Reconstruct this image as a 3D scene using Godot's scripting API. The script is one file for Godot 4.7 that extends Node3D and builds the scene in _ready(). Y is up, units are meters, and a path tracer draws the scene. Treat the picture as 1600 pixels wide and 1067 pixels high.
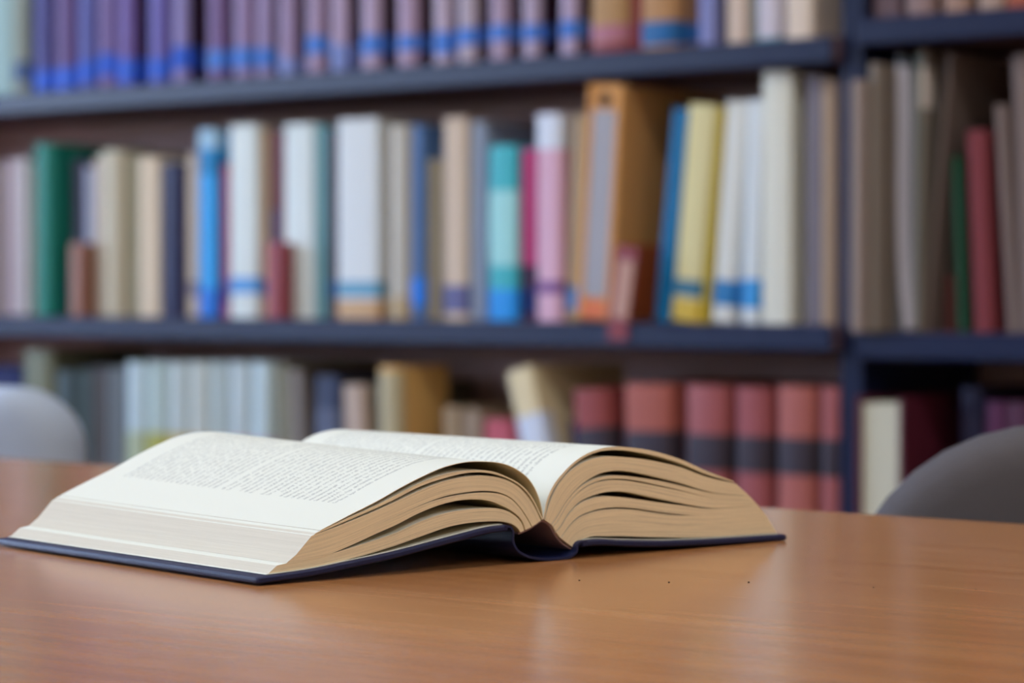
extends Node3D
# A library reading table with an open hardcover, in front of metal bookcases. x runs along the shelves, z from the shelves towards the windows, y up, metres.

const TABLE_Y := 0.75
const SHELF_FRONT := -2.57
const SPINES := -2.6

var mats := {}
var used := {}
var rng := RandomNumberGenerator.new()

func _ready() -> void:
	rng.seed = 7
	# ---- camera: long lens just above the table, focused on the near half of the open book
	var cam := Camera3D.new()
	cam.name = "camera"
	cam.position = Vector3(0, TABLE_Y + 0.135, 0)
	cam.rotation_degrees = Vector3(-1.2109, 40.0, 0)
	var at := CameraAttributesPhysical.new()
	at.frustum_focal_length = 94.18
	at.frustum_focus_distance = 1.235
	at.frustum_near = 0.05
	at.frustum_far = 60.0
	at.exposure_aperture = 7.6
	cam.attributes = at
	add_child(cam)
	cam.current = true
	# ---- sky: pale overcast
	var we := WorldEnvironment.new()
	we.name = "world_environment"
	var env := Environment.new()
	env.background_mode = Environment.BG_SKY
	var sky := Sky.new()
	var sm := ProceduralSkyMaterial.new()
	sm.sky_top_color = Color(0.60, 0.73, 0.93)
	sm.sky_horizon_color = Color(0.80, 0.88, 0.97)
	sm.ground_bottom_color = Color(0.42, 0.42, 0.40)
	sm.ground_horizon_color = Color(0.62, 0.64, 0.64)
	sky.sky_material = sm
	env.sky = sky
	env.background_energy_multiplier = 17.0
	env.tonemap_mode = Environment.TONE_MAPPER_LINEAR
	env.tonemap_exposure = 1.02
	env.sdfgi_enabled = true
	env.ssao_enabled = true
	env.ssil_enabled = true
	we.environment = env
	add_child(we)
	make_materials()
	build_room()
	build_bookcases()
	build_table()
	build_open_book()
	build_chairs()
	build_books()
	build_shelf_extras()
	build_crumbs()

# ------------------------------------------------------------------ helpers
func numbered(called: String) -> String:
	var n: int = used.get(called, 0)
	used[called] = n + 1
	return called if n == 0 else "%s_%03d" % [called, n]

func thing(called: String, label: String, category: String, at := Vector3.ZERO, turn := 0.0, group := "") -> Node3D:
	var o := Node3D.new()
	o.name = numbered(called)
	add_child(o, true)
	o.position = at
	o.rotation.y = turn
	tag(o, label, category, group)
	return o

func tag(o: Node3D, label: String, category: String, group := "") -> void:
	o.set_meta("label", label)
	o.set_meta("category", category)
	if group:
		o.set_meta("group", group)

func part(called: String, mesh: Mesh, m: Material, parent: Node3D, at := Vector3.ZERO) -> MeshInstance3D:
	var o := MeshInstance3D.new()
	o.name = called
	o.mesh = mesh
	if m:
		o.material_override = m
	o.position = at
	parent.add_child(o, true)
	return o

func struct(called: String, mesh: Mesh, m: Material, at := Vector3.ZERO) -> MeshInstance3D:
	var o := part(called, mesh, m, self, at)
	o.set_meta("kind", "structure")
	return o

func mat(c: Color, rough := 0.6, spec := 0.5, metal := 0.0) -> StandardMaterial3D:
	var key := "%s %.2f %.2f %.2f" % [c.to_html(), rough, spec, metal]
	if not mats.has(key):
		var m := StandardMaterial3D.new()
		m.albedo_color = c
		m.roughness = rough
		m.metallic_specular = spec
		m.metallic = metal
		mats[key] = m
	return mats[key]

func rgb(a: Array) -> Color:
	return Color(a[0], a[1], a[2])

func begin() -> SurfaceTool:
	var st := SurfaceTool.new()
	st.begin(Mesh.PRIMITIVE_TRIANGLES)
	return st

func vert(st: SurfaceTool, p: Vector3, uv: Vector2, g: int) -> void:
	st.set_smooth_group(g)
	st.set_uv(uv)
	st.add_vertex(p)

# One quad a-b-c-d whose outside lies towards «out»; g is the smoothing group (-1 is flat).
func quad(st: SurfaceTool, a: Vector3, b: Vector3, c: Vector3, d: Vector3, out: Vector3, g := -1, ua := Vector2.ZERO, ub := Vector2(1, 0), uc := Vector2(1, 1), ud := Vector2(0, 1)) -> void:
	var n := (c - a).cross(b - a) + (d - a).cross(c - a)
	if n.dot(out) >= 0.0:
		vert(st, a, ua, g); vert(st, b, ub, g); vert(st, c, uc, g)
		vert(st, a, ua, g); vert(st, c, uc, g); vert(st, d, ud, g)
	else:
		vert(st, a, ua, g); vert(st, c, uc, g); vert(st, b, ub, g)
		vert(st, a, ua, g); vert(st, d, ud, g); vert(st, c, uc, g)

func done(st: SurfaceTool) -> ArrayMesh:
	st.generate_normals()
	return st.commit()

# A box with chamfered edges added to a SurfaceTool.
func add_box(st: SurfaceTool, mid: Vector3, size: Vector3, bevel := 0.002) -> void:
	var h := size / 2.0
	var b: float = minf(bevel, minf(h.x, minf(h.y, h.z)) * 0.9)
	var corner := func(sx: int, sy: int, sz: int, axis: int) -> Vector3:
		var p := Vector3(sx * (h.x - b), sy * (h.y - b), sz * (h.z - b))
		if axis == 0: p.x = sx * h.x
		elif axis == 1: p.y = sy * h.y
		else: p.z = sz * h.z
		return mid + p
	for s in [-1, 1]:
		quad(st, corner.call(s, -1, -1, 0), corner.call(s, 1, -1, 0), corner.call(s, 1, 1, 0), corner.call(s, -1, 1, 0), Vector3(s, 0, 0))
		quad(st, corner.call(-1, s, -1, 1), corner.call(1, s, -1, 1), corner.call(1, s, 1, 1), corner.call(-1, s, 1, 1), Vector3(0, s, 0))
		quad(st, corner.call(-1, -1, s, 2), corner.call(1, -1, s, 2), corner.call(1, 1, s, 2), corner.call(-1, 1, s, 2), Vector3(0, 0, s))
		for t in [-1, 1]:
			quad(st, corner.call(s, t, -1, 0), corner.call(s, t, 1, 0), corner.call(s, t, 1, 1), corner.call(s, t, -1, 1), Vector3(s, t, 0))
			quad(st, corner.call(s, -1, t, 0), corner.call(s, 1, t, 0), corner.call(s, 1, t, 2), corner.call(s, -1, t, 2), Vector3(s, 0, t))
			quad(st, corner.call(-1, s, t, 1), corner.call(1, s, t, 1), corner.call(1, s, t, 2), corner.call(-1, s, t, 2), Vector3(0, s, t))
			for r in [-1, 1]:
				quad(st, corner.call(s, t, r, 0), corner.call(s, t, r, 1), corner.call(s, t, r, 2), corner.call(s, t, r, 2), Vector3(s, t, r))

func box(size: Vector3, bevel := 0.002, mid := Vector3.ZERO) -> ArrayMesh:
	var st := begin()
	add_box(st, mid, size, bevel)
	return done(st)

# A round bar along a path, its radius given for each point.
func add_tube(st: SurfaceTool, path: Array, radii: Array, sides := 14) -> void:
	var rings := []
	for i in path.size():
		var fwd: Vector3 = (path[mini(i + 1, path.size() - 1)] - path[maxi(i - 1, 0)]).normalized()
		var side := fwd.cross(Vector3.UP if absf(fwd.y) < 0.9 else Vector3.RIGHT).normalized()
		var up := side.cross(fwd)
		var ring := []
		for k in sides:
			var w := TAU * k / sides
			ring.append(path[i] + (side * cos(w) + up * sin(w)) * radii[i])
		rings.append(ring)
	for i in rings.size() - 1:
		for k in sides:
			var l := (k + 1) % sides
			quad(st, rings[i][k], rings[i][l], rings[i + 1][l], rings[i + 1][k], rings[i][k] - path[i], 1)
	for e in [0, rings.size() - 1]:
		var out: Vector3 = path[e] - path[1 if e == 0 else e - 1]
		for k in sides:
			quad(st, path[e], rings[e][k], rings[e][(k + 1) % sides], rings[e][(k + 1) % sides], out)

func curve(a: Array) -> PackedVector2Array:
	var r := PackedVector2Array()
	for i in range(0, a.size(), 2):
		r.append(Vector2(a[i], a[i + 1]))
	return r

# A smooth curve through the points, as n + 1 points evenly spaced along it.
func resample(p: PackedVector2Array, n: int) -> PackedVector2Array:
	var dense := PackedVector2Array()
	for i in p.size() - 1:
		var a := p[maxi(i - 1, 0)]
		var d := p[mini(i + 2, p.size() - 1)]
		for k in 16:
			dense.append(p[i].cubic_interpolate_in_time(p[i + 1], a, d, k / 16.0, p[i].distance_to(p[i + 1]), -a.distance_to(p[i]), p[i].distance_to(p[i + 1]) + p[i + 1].distance_to(d)) if i > 0 and i < p.size() - 2 else p[i].cubic_interpolate(p[i + 1], a, d, k / 16.0))
	dense.append(p[p.size() - 1])
	var run := PackedFloat32Array([0.0])
	for i in range(1, dense.size()):
		run.append(run[i - 1] + dense[i].distance_to(dense[i - 1]))
	var r := PackedVector2Array()
	var j := 0
	for i in n + 1:
		var want := run[run.size() - 1] * i / n
		while j < run.size() - 2 and run[j + 1] < want:
			j += 1
		r.append(dense[j].lerp(dense[j + 1], clampf((want - run[j]) / maxf(run[j + 1] - run[j], 1e-6), 0, 1)))
	return r

func arc_length(p: PackedVector2Array) -> float:
	var l := 0.0
	for i in range(1, p.size()):
		l += p[i].distance_to(p[i - 1])
	return l

# The curve moved sideways by d (to the left of its direction for d > 0).
func beside(p: PackedVector2Array, d: float) -> PackedVector2Array:
	var r := PackedVector2Array()
	for i in p.size():
		var t := (p[mini(i + 1, p.size() - 1)] - p[maxi(i - 1, 0)]).normalized()
		r.append(p[i] + Vector2(-t.y, t.x) * d)
	return r

# ------------------------------------------------------------------ materials and textures
func make_materials() -> void:
	# varnished wood veneer, grain along x
	var n1 := FastNoiseLite.new(); n1.seed = 3; n1.frequency = 1.0; n1.fractal_octaves = 3
	var n2 := FastNoiseLite.new(); n2.seed = 11; n2.frequency = 1.0; n2.fractal_octaves = 2
	var w := 768
	var h := 1536
	var im := Image.create(w, h, false, Image.FORMAT_RGB8)
	for y in h:
		for x in w:
			var fx := x / float(w)
			var fy := y / float(h)
			var bend := n1.get_noise_2d(fx * 3.0, fy * 4.0) * 0.012
			var broad := n1.get_noise_2d(fx * 2.2, (fy + bend) * 60.0)
			var fine := n2.get_noise_2d(fx * 14.0 + 40.0, (fy + bend) * 420.0)
			var pore := n2.get_noise_2d(fx * 70.0 + 9.0, fy * 900.0)
			var t := 0.5 + broad * 0.55 + fine * 0.35
			var c := Color(0.665, 0.435, 0.265).lerp(Color(0.75, 0.525, 0.35), clampf(t, 0, 1))
			if pore > 0.38:
				c = c.darkened(0.06)
			im.set_pixel(x, y, c)
	var wood := StandardMaterial3D.new()
	wood.albedo_texture = ImageTexture.create_from_image(im)
	wood.uv1_triplanar = true
	wood.uv1_triplanar_sharpness = 8.0
	wood.uv1_scale = Vector3(1 / 2.4, 1.0, 1 / 1.0)
	wood.uv1_offset = Vector3(0.5, 0.5, 0.5)
	wood.roughness = 0.2
	wood.metallic_specular = 0.57
	mats.wood = wood
	# cut page edges: fine uneven lines that follow the sheets
	var e := Image.create(128, 1024, false, Image.FORMAT_RGB8)
	var n3 := FastNoiseLite.new(); n3.seed = 21; n3.frequency = 1.0; n3.fractal_octaves = 4; n3.fractal_gain = 0.7
	for y in 1024:
		for x in 128:
			var v := 0.98 + 0.55 * n3.get_noise_2d(x / 128.0 * 1.5, y / 1024.0 * 110.0)
			v = clampf(v, 0.5, 1.0)
			e.set_pixel(x, y, Color(v, v, v))
	var edge_tex := ImageTexture.create_from_image(e)
	var pe := StandardMaterial3D.new()
	pe.albedo_texture = edge_tex
	pe.albedo_color = Color(0.985, 0.91, 0.785)  # yellowed paper, with warm room light also put into the tint
	pe.roughness = 0.85
	pe.metallic_specular = 0.25
	mats.page_edge = pe
	var fe := pe.duplicate()
	fe.albedo_color = Color(0.855, 0.835, 0.80)  # same cut paper, cooler window light put into its tint
	var soft := Image.create(64, 512, false, Image.FORMAT_RGB8)
	for y in 512:
		for x in 64:
			var v := clampf(0.965 + 0.11 * n3.get_noise_2d(x / 64.0 * 1.5, y / 512.0 * 130.0), 0.8, 1.0)
			soft.set_pixel(x, y, Color(v, v, v))
	fe.albedo_texture = ImageTexture.create_from_image(soft)
	mats.fore_edge = fe
	mats.paper = mat(Color(0.885, 0.893, 0.875), 0.75, 0.3)
	mats.old_paper = mat(Color(0.88, 0.80, 0.62), 0.8, 0.3)
	mats.print_left = page_print(156.0, 234.0, 28.0, 15.0, 5)
	mats.print_right = page_print(156.0, 234.0, 17.0, 26.0, 6)
	# book cloth
	var weave := Image.create(64, 64, false, Image.FORMAT_RGB8)
	for y in 64:
		for x in 64:
			var over := (int(x / 8.0) + int(y / 8.0)) % 2 == 0
			var s := sin(PI * (fmod(y, 8.0) + 0.5) / 8.0) if over else sin(PI * (fmod(x, 8.0) + 0.5) / 8.0)
			weave.set_pixel(x, y, Color(s, s, s))
	var weave_tex := ImageTexture.create_from_image(weave)
	mats.cover_cloth = cloth(Color(0.10, 0.13, 0.30), 0.42, weave_tex, 170.0, 0.02)
	mats.lit_chair_cloth = cloth(Color(0.73, 0.78, 0.88), 0.85, weave_tex, 90.0, 0.05)  # same fabric as the other chair, bluish window light put into its colour
	mats.shaded_chair_cloth = cloth(Color(0.35, 0.33, 0.35), 0.85, weave_tex, 90.0, 0.05)  # same fabric again, darkened in colour for the shaded chair
	mats.lining = mat(Color(0.53, 0.43, 0.44), 0.8, 0.3)
	mats.shelf_metal = mat(Color(0.085, 0.125, 0.26), 0.36, 0.36)
	mats.shelf_board = mat(Color(0.46, 0.36, 0.39), 0.6, 0.3)
	mats.back_panel = mat(Color(0.76, 0.65, 0.66), 0.7, 0.3)
	mats.chrome = mat(Color(0.62, 0.62, 0.64), 0.3, 0.5, 1.0)
	mats.wall = mat(Color(0.84, 0.77, 0.66), 0.9, 0.2)
	mats.ceiling = mat(Color(0.86, 0.85, 0.82), 0.9, 0.2)
	mats.floor = mat(Color(0.50, 0.36, 0.27), 0.5, 0.4)
	mats.frame = mat(Color(0.82, 0.82, 0.80), 0.5, 0.5)
	var glass := StandardMaterial3D.new()
	glass.transparency = BaseMaterial3D.TRANSPARENCY_ALPHA
	glass.albedo_color = Color(1, 1, 1, 0.04)
	glass.roughness = 0.02
	mats.glass = glass

func cloth(c: Color, rough: float, weave: Texture2D, scale: float, relief: float) -> StandardMaterial3D:
	var m := StandardMaterial3D.new()
	m.albedo_color = c
	m.roughness = rough
	m.metallic_specular = 0.4
	m.heightmap_enabled = true
	m.heightmap_texture = weave
	m.heightmap_scale = relief
	m.uv1_triplanar = true
	m.uv1_scale = Vector3.ONE * scale
	return m

# A printed page, w by h millimetres: lines of small letters with word gaps, paragraph ends and one blank line. No word can be read in the photograph, so the letters are drawn at random.
func page_print(w: float, h: float, left: float, right: float, s: int) -> StandardMaterial3D:
	var r := RandomNumberGenerator.new()
	r.seed = s
	var k := 6.5
	var im := Image.create(int(w * k), int(h * k), false, Image.FORMAT_RGB8)
	im.fill(Color(0.885, 0.893, 0.875))
	var glyphs := ["01110 00001 01111 10001 01111", "11110 10001 10001 10001 11110", "01111 10000 10000 10000 01111", "01110 10001 11111 10000 01111", "11110 10001 10001 10001 10001", "00100 00100 00100 00100 00100",
		"11110 10101 10101 10101 10101", "01110 10001 10001 10001 01110", "10110 11000 10000 10000 10000", "01111 10000 01110 00001 11110", "01000 11110 01000 01000 00110", "10001 10001 10001 10001 01111", "10001 10001 01010 01010 00100", "11111 00010 00100 01000 11111"]
	var ink := Color(0.57, 0.58, 0.60)
	var y := 20.0
	var line := 0
	while y < h - 21.0:
		line += 1
		if line == 19:
			y += 3.0
			continue
		var x := left + (5.0 if r.randf() < 0.12 else 0.0)
		var end := w - right - (r.randf_range(15.0, 60.0) if r.randf() < 0.1 else 0.0)
		while x < end - 2.0:
			for j in r.randi_range(3, 11):
				if x > end:
					break
				var rows: PackedStringArray = glyphs[r.randi() % glyphs.size()].split(" ")
				for gy in 5:
					for gx in 5:
						if rows[gy][gx] == "1":
							im.fill_rect(Rect2i(int(x * k) + gx * 2, int(y * k) + gy * 2 + 1, 2, 2), ink)
				var tall := r.randf()
				if tall < 0.22:
					im.fill_rect(Rect2i(int(x * k), int(y * k) - 6, 2, 8), ink)
				elif tall < 0.32:
					im.fill_rect(Rect2i(int(x * k), int(y * k) + 10, 2, 6), ink)
				x += 1.72
			x += 1.0
		y += 5.0
	var m := StandardMaterial3D.new()
	m.albedo_texture = ImageTexture.create_from_image(im)
	m.roughness = 0.75
	m.metallic_specular = 0.3
	m.texture_repeat = false
	return m

# ------------------------------------------------------------------ the room
func build_room() -> void:
	var x0 := -5.4
	var x1 := 2.6
	var z0 := -2.95
	var z1 := 3.4
	var top := 3.0
	var cx := (x0 + x1) / 2.0
	var cz := (z0 + z1) / 2.0
	struct("floor", box(Vector3(x1 - x0 + 0.4, 0.2, z1 - z0 + 0.4), 0.001), mats.floor, Vector3(cx, -0.1, cz))
	struct("ceiling", box(Vector3(x1 - x0 + 0.4, 0.2, z1 - z0 + 0.4), 0.001), mats.ceiling, Vector3(cx, top + 0.1, cz))
	struct("wall_back", box(Vector3(x1 - x0 + 0.4, top, 0.2), 0.001), mats.wall, Vector3(cx, top / 2, z0 - 0.1))
	struct("wall_right", box(Vector3(0.2, top, z1 - z0), 0.001), mats.wall, Vector3(x1 + 0.1, top / 2, cz))
	# windows: two tall ones in the left wall
	var lo := 0.85
	var hi := 2.75
	var st := begin()
	opened_wall(st, z0, z1, [[-1.9, -0.2], [0.1, 1.8]], lo, hi, top, x0 - 0.1, true)
	struct("wall_left", done(st), mats.wall)
	var sf := begin()
	opened_wall(sf, x0 - 0.2, x1 + 0.2, [], lo, hi, top, z1 + 0.1, false)
	struct("wall_front", done(sf), mats.wall)
	var openings := [[Vector3(x0 - 0.1, 0, -1.05), 1.7, PI / 2], [Vector3(x0 - 0.1, 0, 0.95), 1.7, PI / 2]]
	for i in openings.size():
		var ww: float = openings[i][1]
		var o := Node3D.new()
		o.name = "window_%d" % (i + 1)
		o.set_meta("kind", "structure")
		add_child(o)
		o.position = openings[i][0] + Vector3(0, (lo + hi) / 2, 0)
		o.rotation.y = openings[i][2]
		var fr := begin()
		for q in [-1, 0, 1]:
			add_box(fr, Vector3(q * (ww / 2 - 0.03), 0, 0), Vector3(0.055, hi - lo, 0.06), 0.004)
		for q in [-1, 1]:
			add_box(fr, Vector3(0, q * ((hi - lo) / 2 - 0.03), 0), Vector3(ww, 0.055, 0.055), 0.004)
		part("window_frame", done(fr), mats.frame, o)
		for q in [-1, 1]:
			part("pane", box(Vector3(ww / 2 - 0.06, hi - lo - 0.1, 0.006), 0.001), mats.glass, o, Vector3(q * ww / 4, 0, 0))
	# unseen ceiling fittings, added to brighten the pages and page edges, each a glowing diffuser and an area light below it
	for ix in 3:
		for iz in 2:
			var p := Vector3(-3.2 + 2.4 * ix, top, -0.9 + 2.4 * iz)
			var lamp := thing("added_ceiling_light", "added unseen ceiling fitting in the %s row, %s along the shelves" % [["shelf side", "window side"][iz], ["first", "second", "third"][ix]], "ceiling light", p, 0.0, "ceiling fittings")
			part("housing", box(Vector3(1.24, 0.05, 0.32), 0.006), mats.frame, lamp, Vector3(0, -0.026, 0))
			var glow := StandardMaterial3D.new()
			glow.emission_enabled = true
			glow.emission = Color(0.95, 0.97, 0.96)
			glow.emission_energy_multiplier = 2.0
			glow.albedo_color = Color(0.9, 0.9, 0.9)
			part("diffuser", box(Vector3(1.18, 0.012, 0.27), 0.004), glow, lamp, Vector3(0, -0.058, 0))
			var al := AreaLight3D.new()
			al.name = "lamp_light"
			al.area_size = Vector2(1.16, 0.26)
			al.light_color = Color(0.95, 0.97, 0.96)
			al.light_energy = 2.0
			al.shadow_enabled = true
			lamp.add_child(al)
			al.position = Vector3(0, -0.075, 0)
			al.rotation_degrees = Vector3(-90, 0, 0)

# A wall 0.2 thick along x, or along z, with openings between the heights lo and hi.
func opened_wall(st: SurfaceTool, from: float, to: float, gaps: Array, lo: float, hi: float, top: float, across: float, along_z: bool) -> void:
	var piece := func(a: float, b: float, y0: float, y1: float) -> void:
		var mid := Vector3(across, (y0 + y1) / 2, (a + b) / 2) if along_z else Vector3((a + b) / 2, (y0 + y1) / 2, across)
		add_box(st, mid, Vector3(0.2, y1 - y0, b - a) if along_z else Vector3(b - a, y1 - y0, 0.2), 0.001)
	piece.call(from, to, 0.0, lo)
	piece.call(from, to, hi, top)
	var at := from
	for g in gaps + [[to, to]]:
		piece.call(at, g[0], lo, hi)
		at = g[1]

# ------------------------------------------------------------------ bookcases
func bookcase(label: String, xa: float, xb: float, boards: Array) -> void:
	var o := thing("bookcase", label, "bookcase", Vector3((xa + xb) / 2, 0, SHELF_FRONT))
	var wide := xb - xa
	for s in [-1, 1]:
		part("upright", box(Vector3(0.0145, 2.2, 0.26), 0.002), mats.shelf_metal, o, Vector3(s * (wide / 2 - 0.0073), 1.1, -0.13 - 0.018))
	for y in boards:
		var st := begin()
		add_box(st, Vector3(0, y - 0.014, -0.140), Vector3(wide - 0.0296, 0.028, 0.268), 0.002)
		var board := part("shelf_board", done(st), mats.shelf_board, o)
		part("edge_strip", box(Vector3(wide - 0.0296, 0.031, 0.007), 0.003), mats.shelf_metal, board, Vector3(0, y - 0.0155, -0.0034))
	part("back_panel", box(Vector3(wide - 0.03, 2.14, 0.008), 0.001), mats.back_panel, o, Vector3(0, 1.09, -0.278))
	part("plinth", box(Vector3(wide - 0.03, 0.08, 0.02), 0.002), mats.shelf_metal, o, Vector3(0, 0.04, -0.03))

func build_bookcases() -> void:
	bookcase("long dark blue metal bookcase filled with books, behind the table", -3.62, -1.6673, [0.11, 0.509, 0.839, 1.168, 1.55, 1.92, 2.19])
	bookcase("second dark blue metal bookcase, right of the upright at the right", -1.6667, -0.45, [0.11, 0.509, 0.832, 1.185, 1.56, 1.92, 2.19])

# ------------------------------------------------------------------ the table
func build_table() -> void:
	var o := thing("table", "long varnished beech reading table carrying the open book", "table", Vector3(-1.4, 0, -0.875))
	part("tabletop", box(Vector3(2.3, 0.028, 0.94), 0.004), mats.wood, o, Vector3(0, TABLE_Y - 0.014, 0))
	for s in [-1, 1]:
		part("apron", box(Vector3(2.04, 0.08, 0.022), 0.002), mats.wood, o, Vector3(0, TABLE_Y - 0.068, s * 0.40))
		part("apron", box(Vector3(0.022, 0.08, 0.778), 0.002), mats.wood, o, Vector3(s * 1.03, TABLE_Y - 0.068, 0))
		for t in [-1, 1]:
			var st := begin()
			add_tube(st, [Vector3(0, 0.0, 0), Vector3(0, 0.012, 0), Vector3(0, TABLE_Y - 0.0281, 0)], [0.026, 0.023, 0.023])
			part("leg", done(st), mats.chrome, o, Vector3(s * 1.075, 0, t * 0.425))

# ------------------------------------------------------------------ the open book
const TAIL := 0.003
const HEAD := 0.237

# A curved sheaf of pages between two curves given in millimetres across the book; it runs from tail to head. lift: how much higher it stands at the head. Surfaces: pages, tail and head edges, fore edge.
func sheaf(top: PackedVector2Array, bot: PackedVector2Array, lift: float, print_side := 0, v0 := TAIL, v1 := HEAD) -> ArrayMesh:
	var n := 64
	var m := 8
	var kk := 3
	var t := resample(top, n)
	var b := resample(bot, n)
	var at := func(i: int, j: int, k: int) -> Vector3:
		var p := t[i].lerp(b[i], k / float(kk))
		var f := j / float(m)
		return Vector3(p.x / 1000.0, p.y / 1000.0 * (1.0 + lift * pow(f, 1.4)), -lerpf(v0, v1, f))
	var mesh := ArrayMesh.new()
	var long := arc_length(t)
	var faces := begin()
	for i in n:
		var out2 := (t[i] + t[i + 1] - b[i] - b[i + 1])
		var out := Vector3(out2.x, out2.y, 0)
		for j in m:
			var ua := i / float(n)
			var ub := (i + 1) / float(n)
			if print_side > 0:
				ua = 1.0 - ua
				ub = 1.0 - ub
			var va := 1.0 - j / float(m)
			var vb := 1.0 - (j + 1) / float(m)
			quad(faces, at.call(i, j, 0), at.call(i + 1, j, 0), at.call(i + 1, j + 1, 0), at.call(i, j + 1, 0), out, 1, Vector2(ua, va), Vector2(ub, va), Vector2(ub, vb), Vector2(ua, vb))
	var under := begin()
	for i in n:
		var out2 := (t[i] + t[i + 1] - b[i] - b[i + 1])
		var out := Vector3(out2.x, out2.y, 0)
		for j in m:
			quad(under, at.call(i, j, kk), at.call(i + 1, j, kk), at.call(i + 1, j + 1, kk), at.call(i, j + 1, kk), -out, 1)
	faces.generate_normals()
	faces.commit(mesh)
	var edges := begin()
	var shift := rng.randf() * 3.0
	for j in [0, m]:
		for i in n:
			for k in kk:
				var thick := t[i].distance_to(b[i]) / 20.0
				var thick2 := t[i + 1].distance_to(b[i + 1]) / 20.0
				var whole := t[n / 4].distance_to(b[n / 4]) / 20.0
				var a0 := shift + whole * k / kk
				var a1 := shift + whole * (k + 1) / kk
				var q0 := i / float(n) * long / 160.0
				var q1 := (i + 1) / float(n) * long / 160.0
				quad(edges, at.call(i, j, k), at.call(i + 1, j, k), at.call(i + 1, j, k + 1), at.call(i, j, k + 1), Vector3(0, 0, 1 if j == 0 else -1), -1, Vector2(q0, a0), Vector2(q1, a0), Vector2(q1, a1), Vector2(q0, a1))
	for j in m:
		for k in kk:
			var d := t[n] - t[n - 1]
			quad(edges, at.call(n, j, k), at.call(n, j + 1, k), at.call(n, j + 1, k + 1), at.call(n, j, k + 1), Vector3(d.x, d.y, 0), -1)
	edges.generate_normals()
	edges.commit(mesh)
	var fore := begin()
	for j in m:
		for k in kk:
			var d := t[0] - t[1]
			var w := t[0].distance_to(b[0]) / 20.0
			quad(fore, at.call(0, j, k), at.call(0, j + 1, k), at.call(0, j + 1, k + 1), at.call(0, j, k + 1), Vector3(d.x, d.y, 0), -1, Vector2(j / float(m), shift + w * k / kk), Vector2((j + 1) / float(m), shift + w * k / kk), Vector2((j + 1) / float(m), shift + w * (k + 1) / kk), Vector2(j / float(m), shift + w * (k + 1) / kk))
	fore.generate_normals()
	fore.commit(mesh)
	under.generate_normals()
	under.commit(mesh)
	mesh.surface_set_material(0, mats.paper if print_side == 0 else mats.print_left if print_side < 0 else mats.print_right)
	mesh.surface_set_material(1, mats.page_edge)
	mesh.surface_set_material(2, mats.fore_edge)
	mesh.surface_set_material(3, mats.old_paper)
	return mesh

# A bent plate of even thickness (millimetres) along a middle line, with rounded rims.
func plate(line: PackedVector2Array, thick: float, v0: float, v1: float, n := 40) -> ArrayMesh:
	var mid := resample(line, n)
	var st := begin()
	var steps := [[v0, 0.45], [v0 + 0.0006, 0.82], [v0 + 0.0016, 1.0], [v1 - 0.0016, 1.0], [v1 - 0.0006, 0.82], [v1, 0.45]]
	if thick < 1.2:
		steps = [[v0, 1.0], [v1, 1.0]]
	var rings := []
	for s in steps:
		var up := beside(mid, thick / 2 * s[1])
		var dn := beside(mid, -thick / 2 * s[1])
		var ring := PackedVector2Array()
		ring.append_array(up)
		var tan1: Vector2 = (mid[n] - mid[n - 1]).normalized() * thick * 0.35 * s[1]
		ring.append(up[n].lerp(mid[n], 0.35) + tan1)
		ring.append(dn[n].lerp(mid[n], 0.35) + tan1)
		for i in n + 1:
			ring.append(dn[n - i])
		var tan0: Vector2 = (mid[0] - mid[1]).normalized() * thick * 0.35 * s[1]
		ring.append(dn[0].lerp(mid[0], 0.35) + tan0)
		ring.append(up[0].lerp(mid[0], 0.35) + tan0)
		rings.append(ring)
	var to3 := func(p: Vector2, v: float) -> Vector3: return Vector3(p.x / 1000.0, p.y / 1000.0, -v)
	var count: int = rings[0].size()
	for r in rings.size() - 1:
		for i in count:
			var l := (i + 1) % count
			var near: int = clampi(i, 0, n) if i <= n + 1 else clampi(2 * n + 3 - i, 0, n)
			var out2: Vector2 = rings[r][i] + rings[r][l] - mid[near] * 2.0
			var e: float = steps[r + 1][1] - steps[r][1]
			quad(st, to3.call(rings[r][i], steps[r][0]), to3.call(rings[r][l], steps[r][0]), to3.call(rings[r + 1][l], steps[r + 1][0]), to3.call(rings[r + 1][i], steps[r + 1][0]), Vector3(out2.x, out2.y, e * thick), 1)
	for r in [0, rings.size() - 1]:
		var v: float = steps[r][0]
		var out := Vector3(0, 0, 1 if r == 0 else -1)
		for i in n:
			quad(st, to3.call(rings[r][i], v), to3.call(rings[r][i + 1], v), to3.call(rings[r][2 * n + 2 - i], v), to3.call(rings[r][2 * n + 3 - i], v), out)
		quad(st, to3.call(rings[r][n], v), to3.call(rings[r][n + 1], v), to3.call(rings[r][n + 2], v), to3.call(rings[r][n + 3], v), out)
		quad(st, to3.call(rings[r][0], v), to3.call(rings[r][count - 1], v), to3.call(rings[r][count - 2], v), to3.call(rings[r][2 * n + 3], v), out)
	return done(st)

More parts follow.
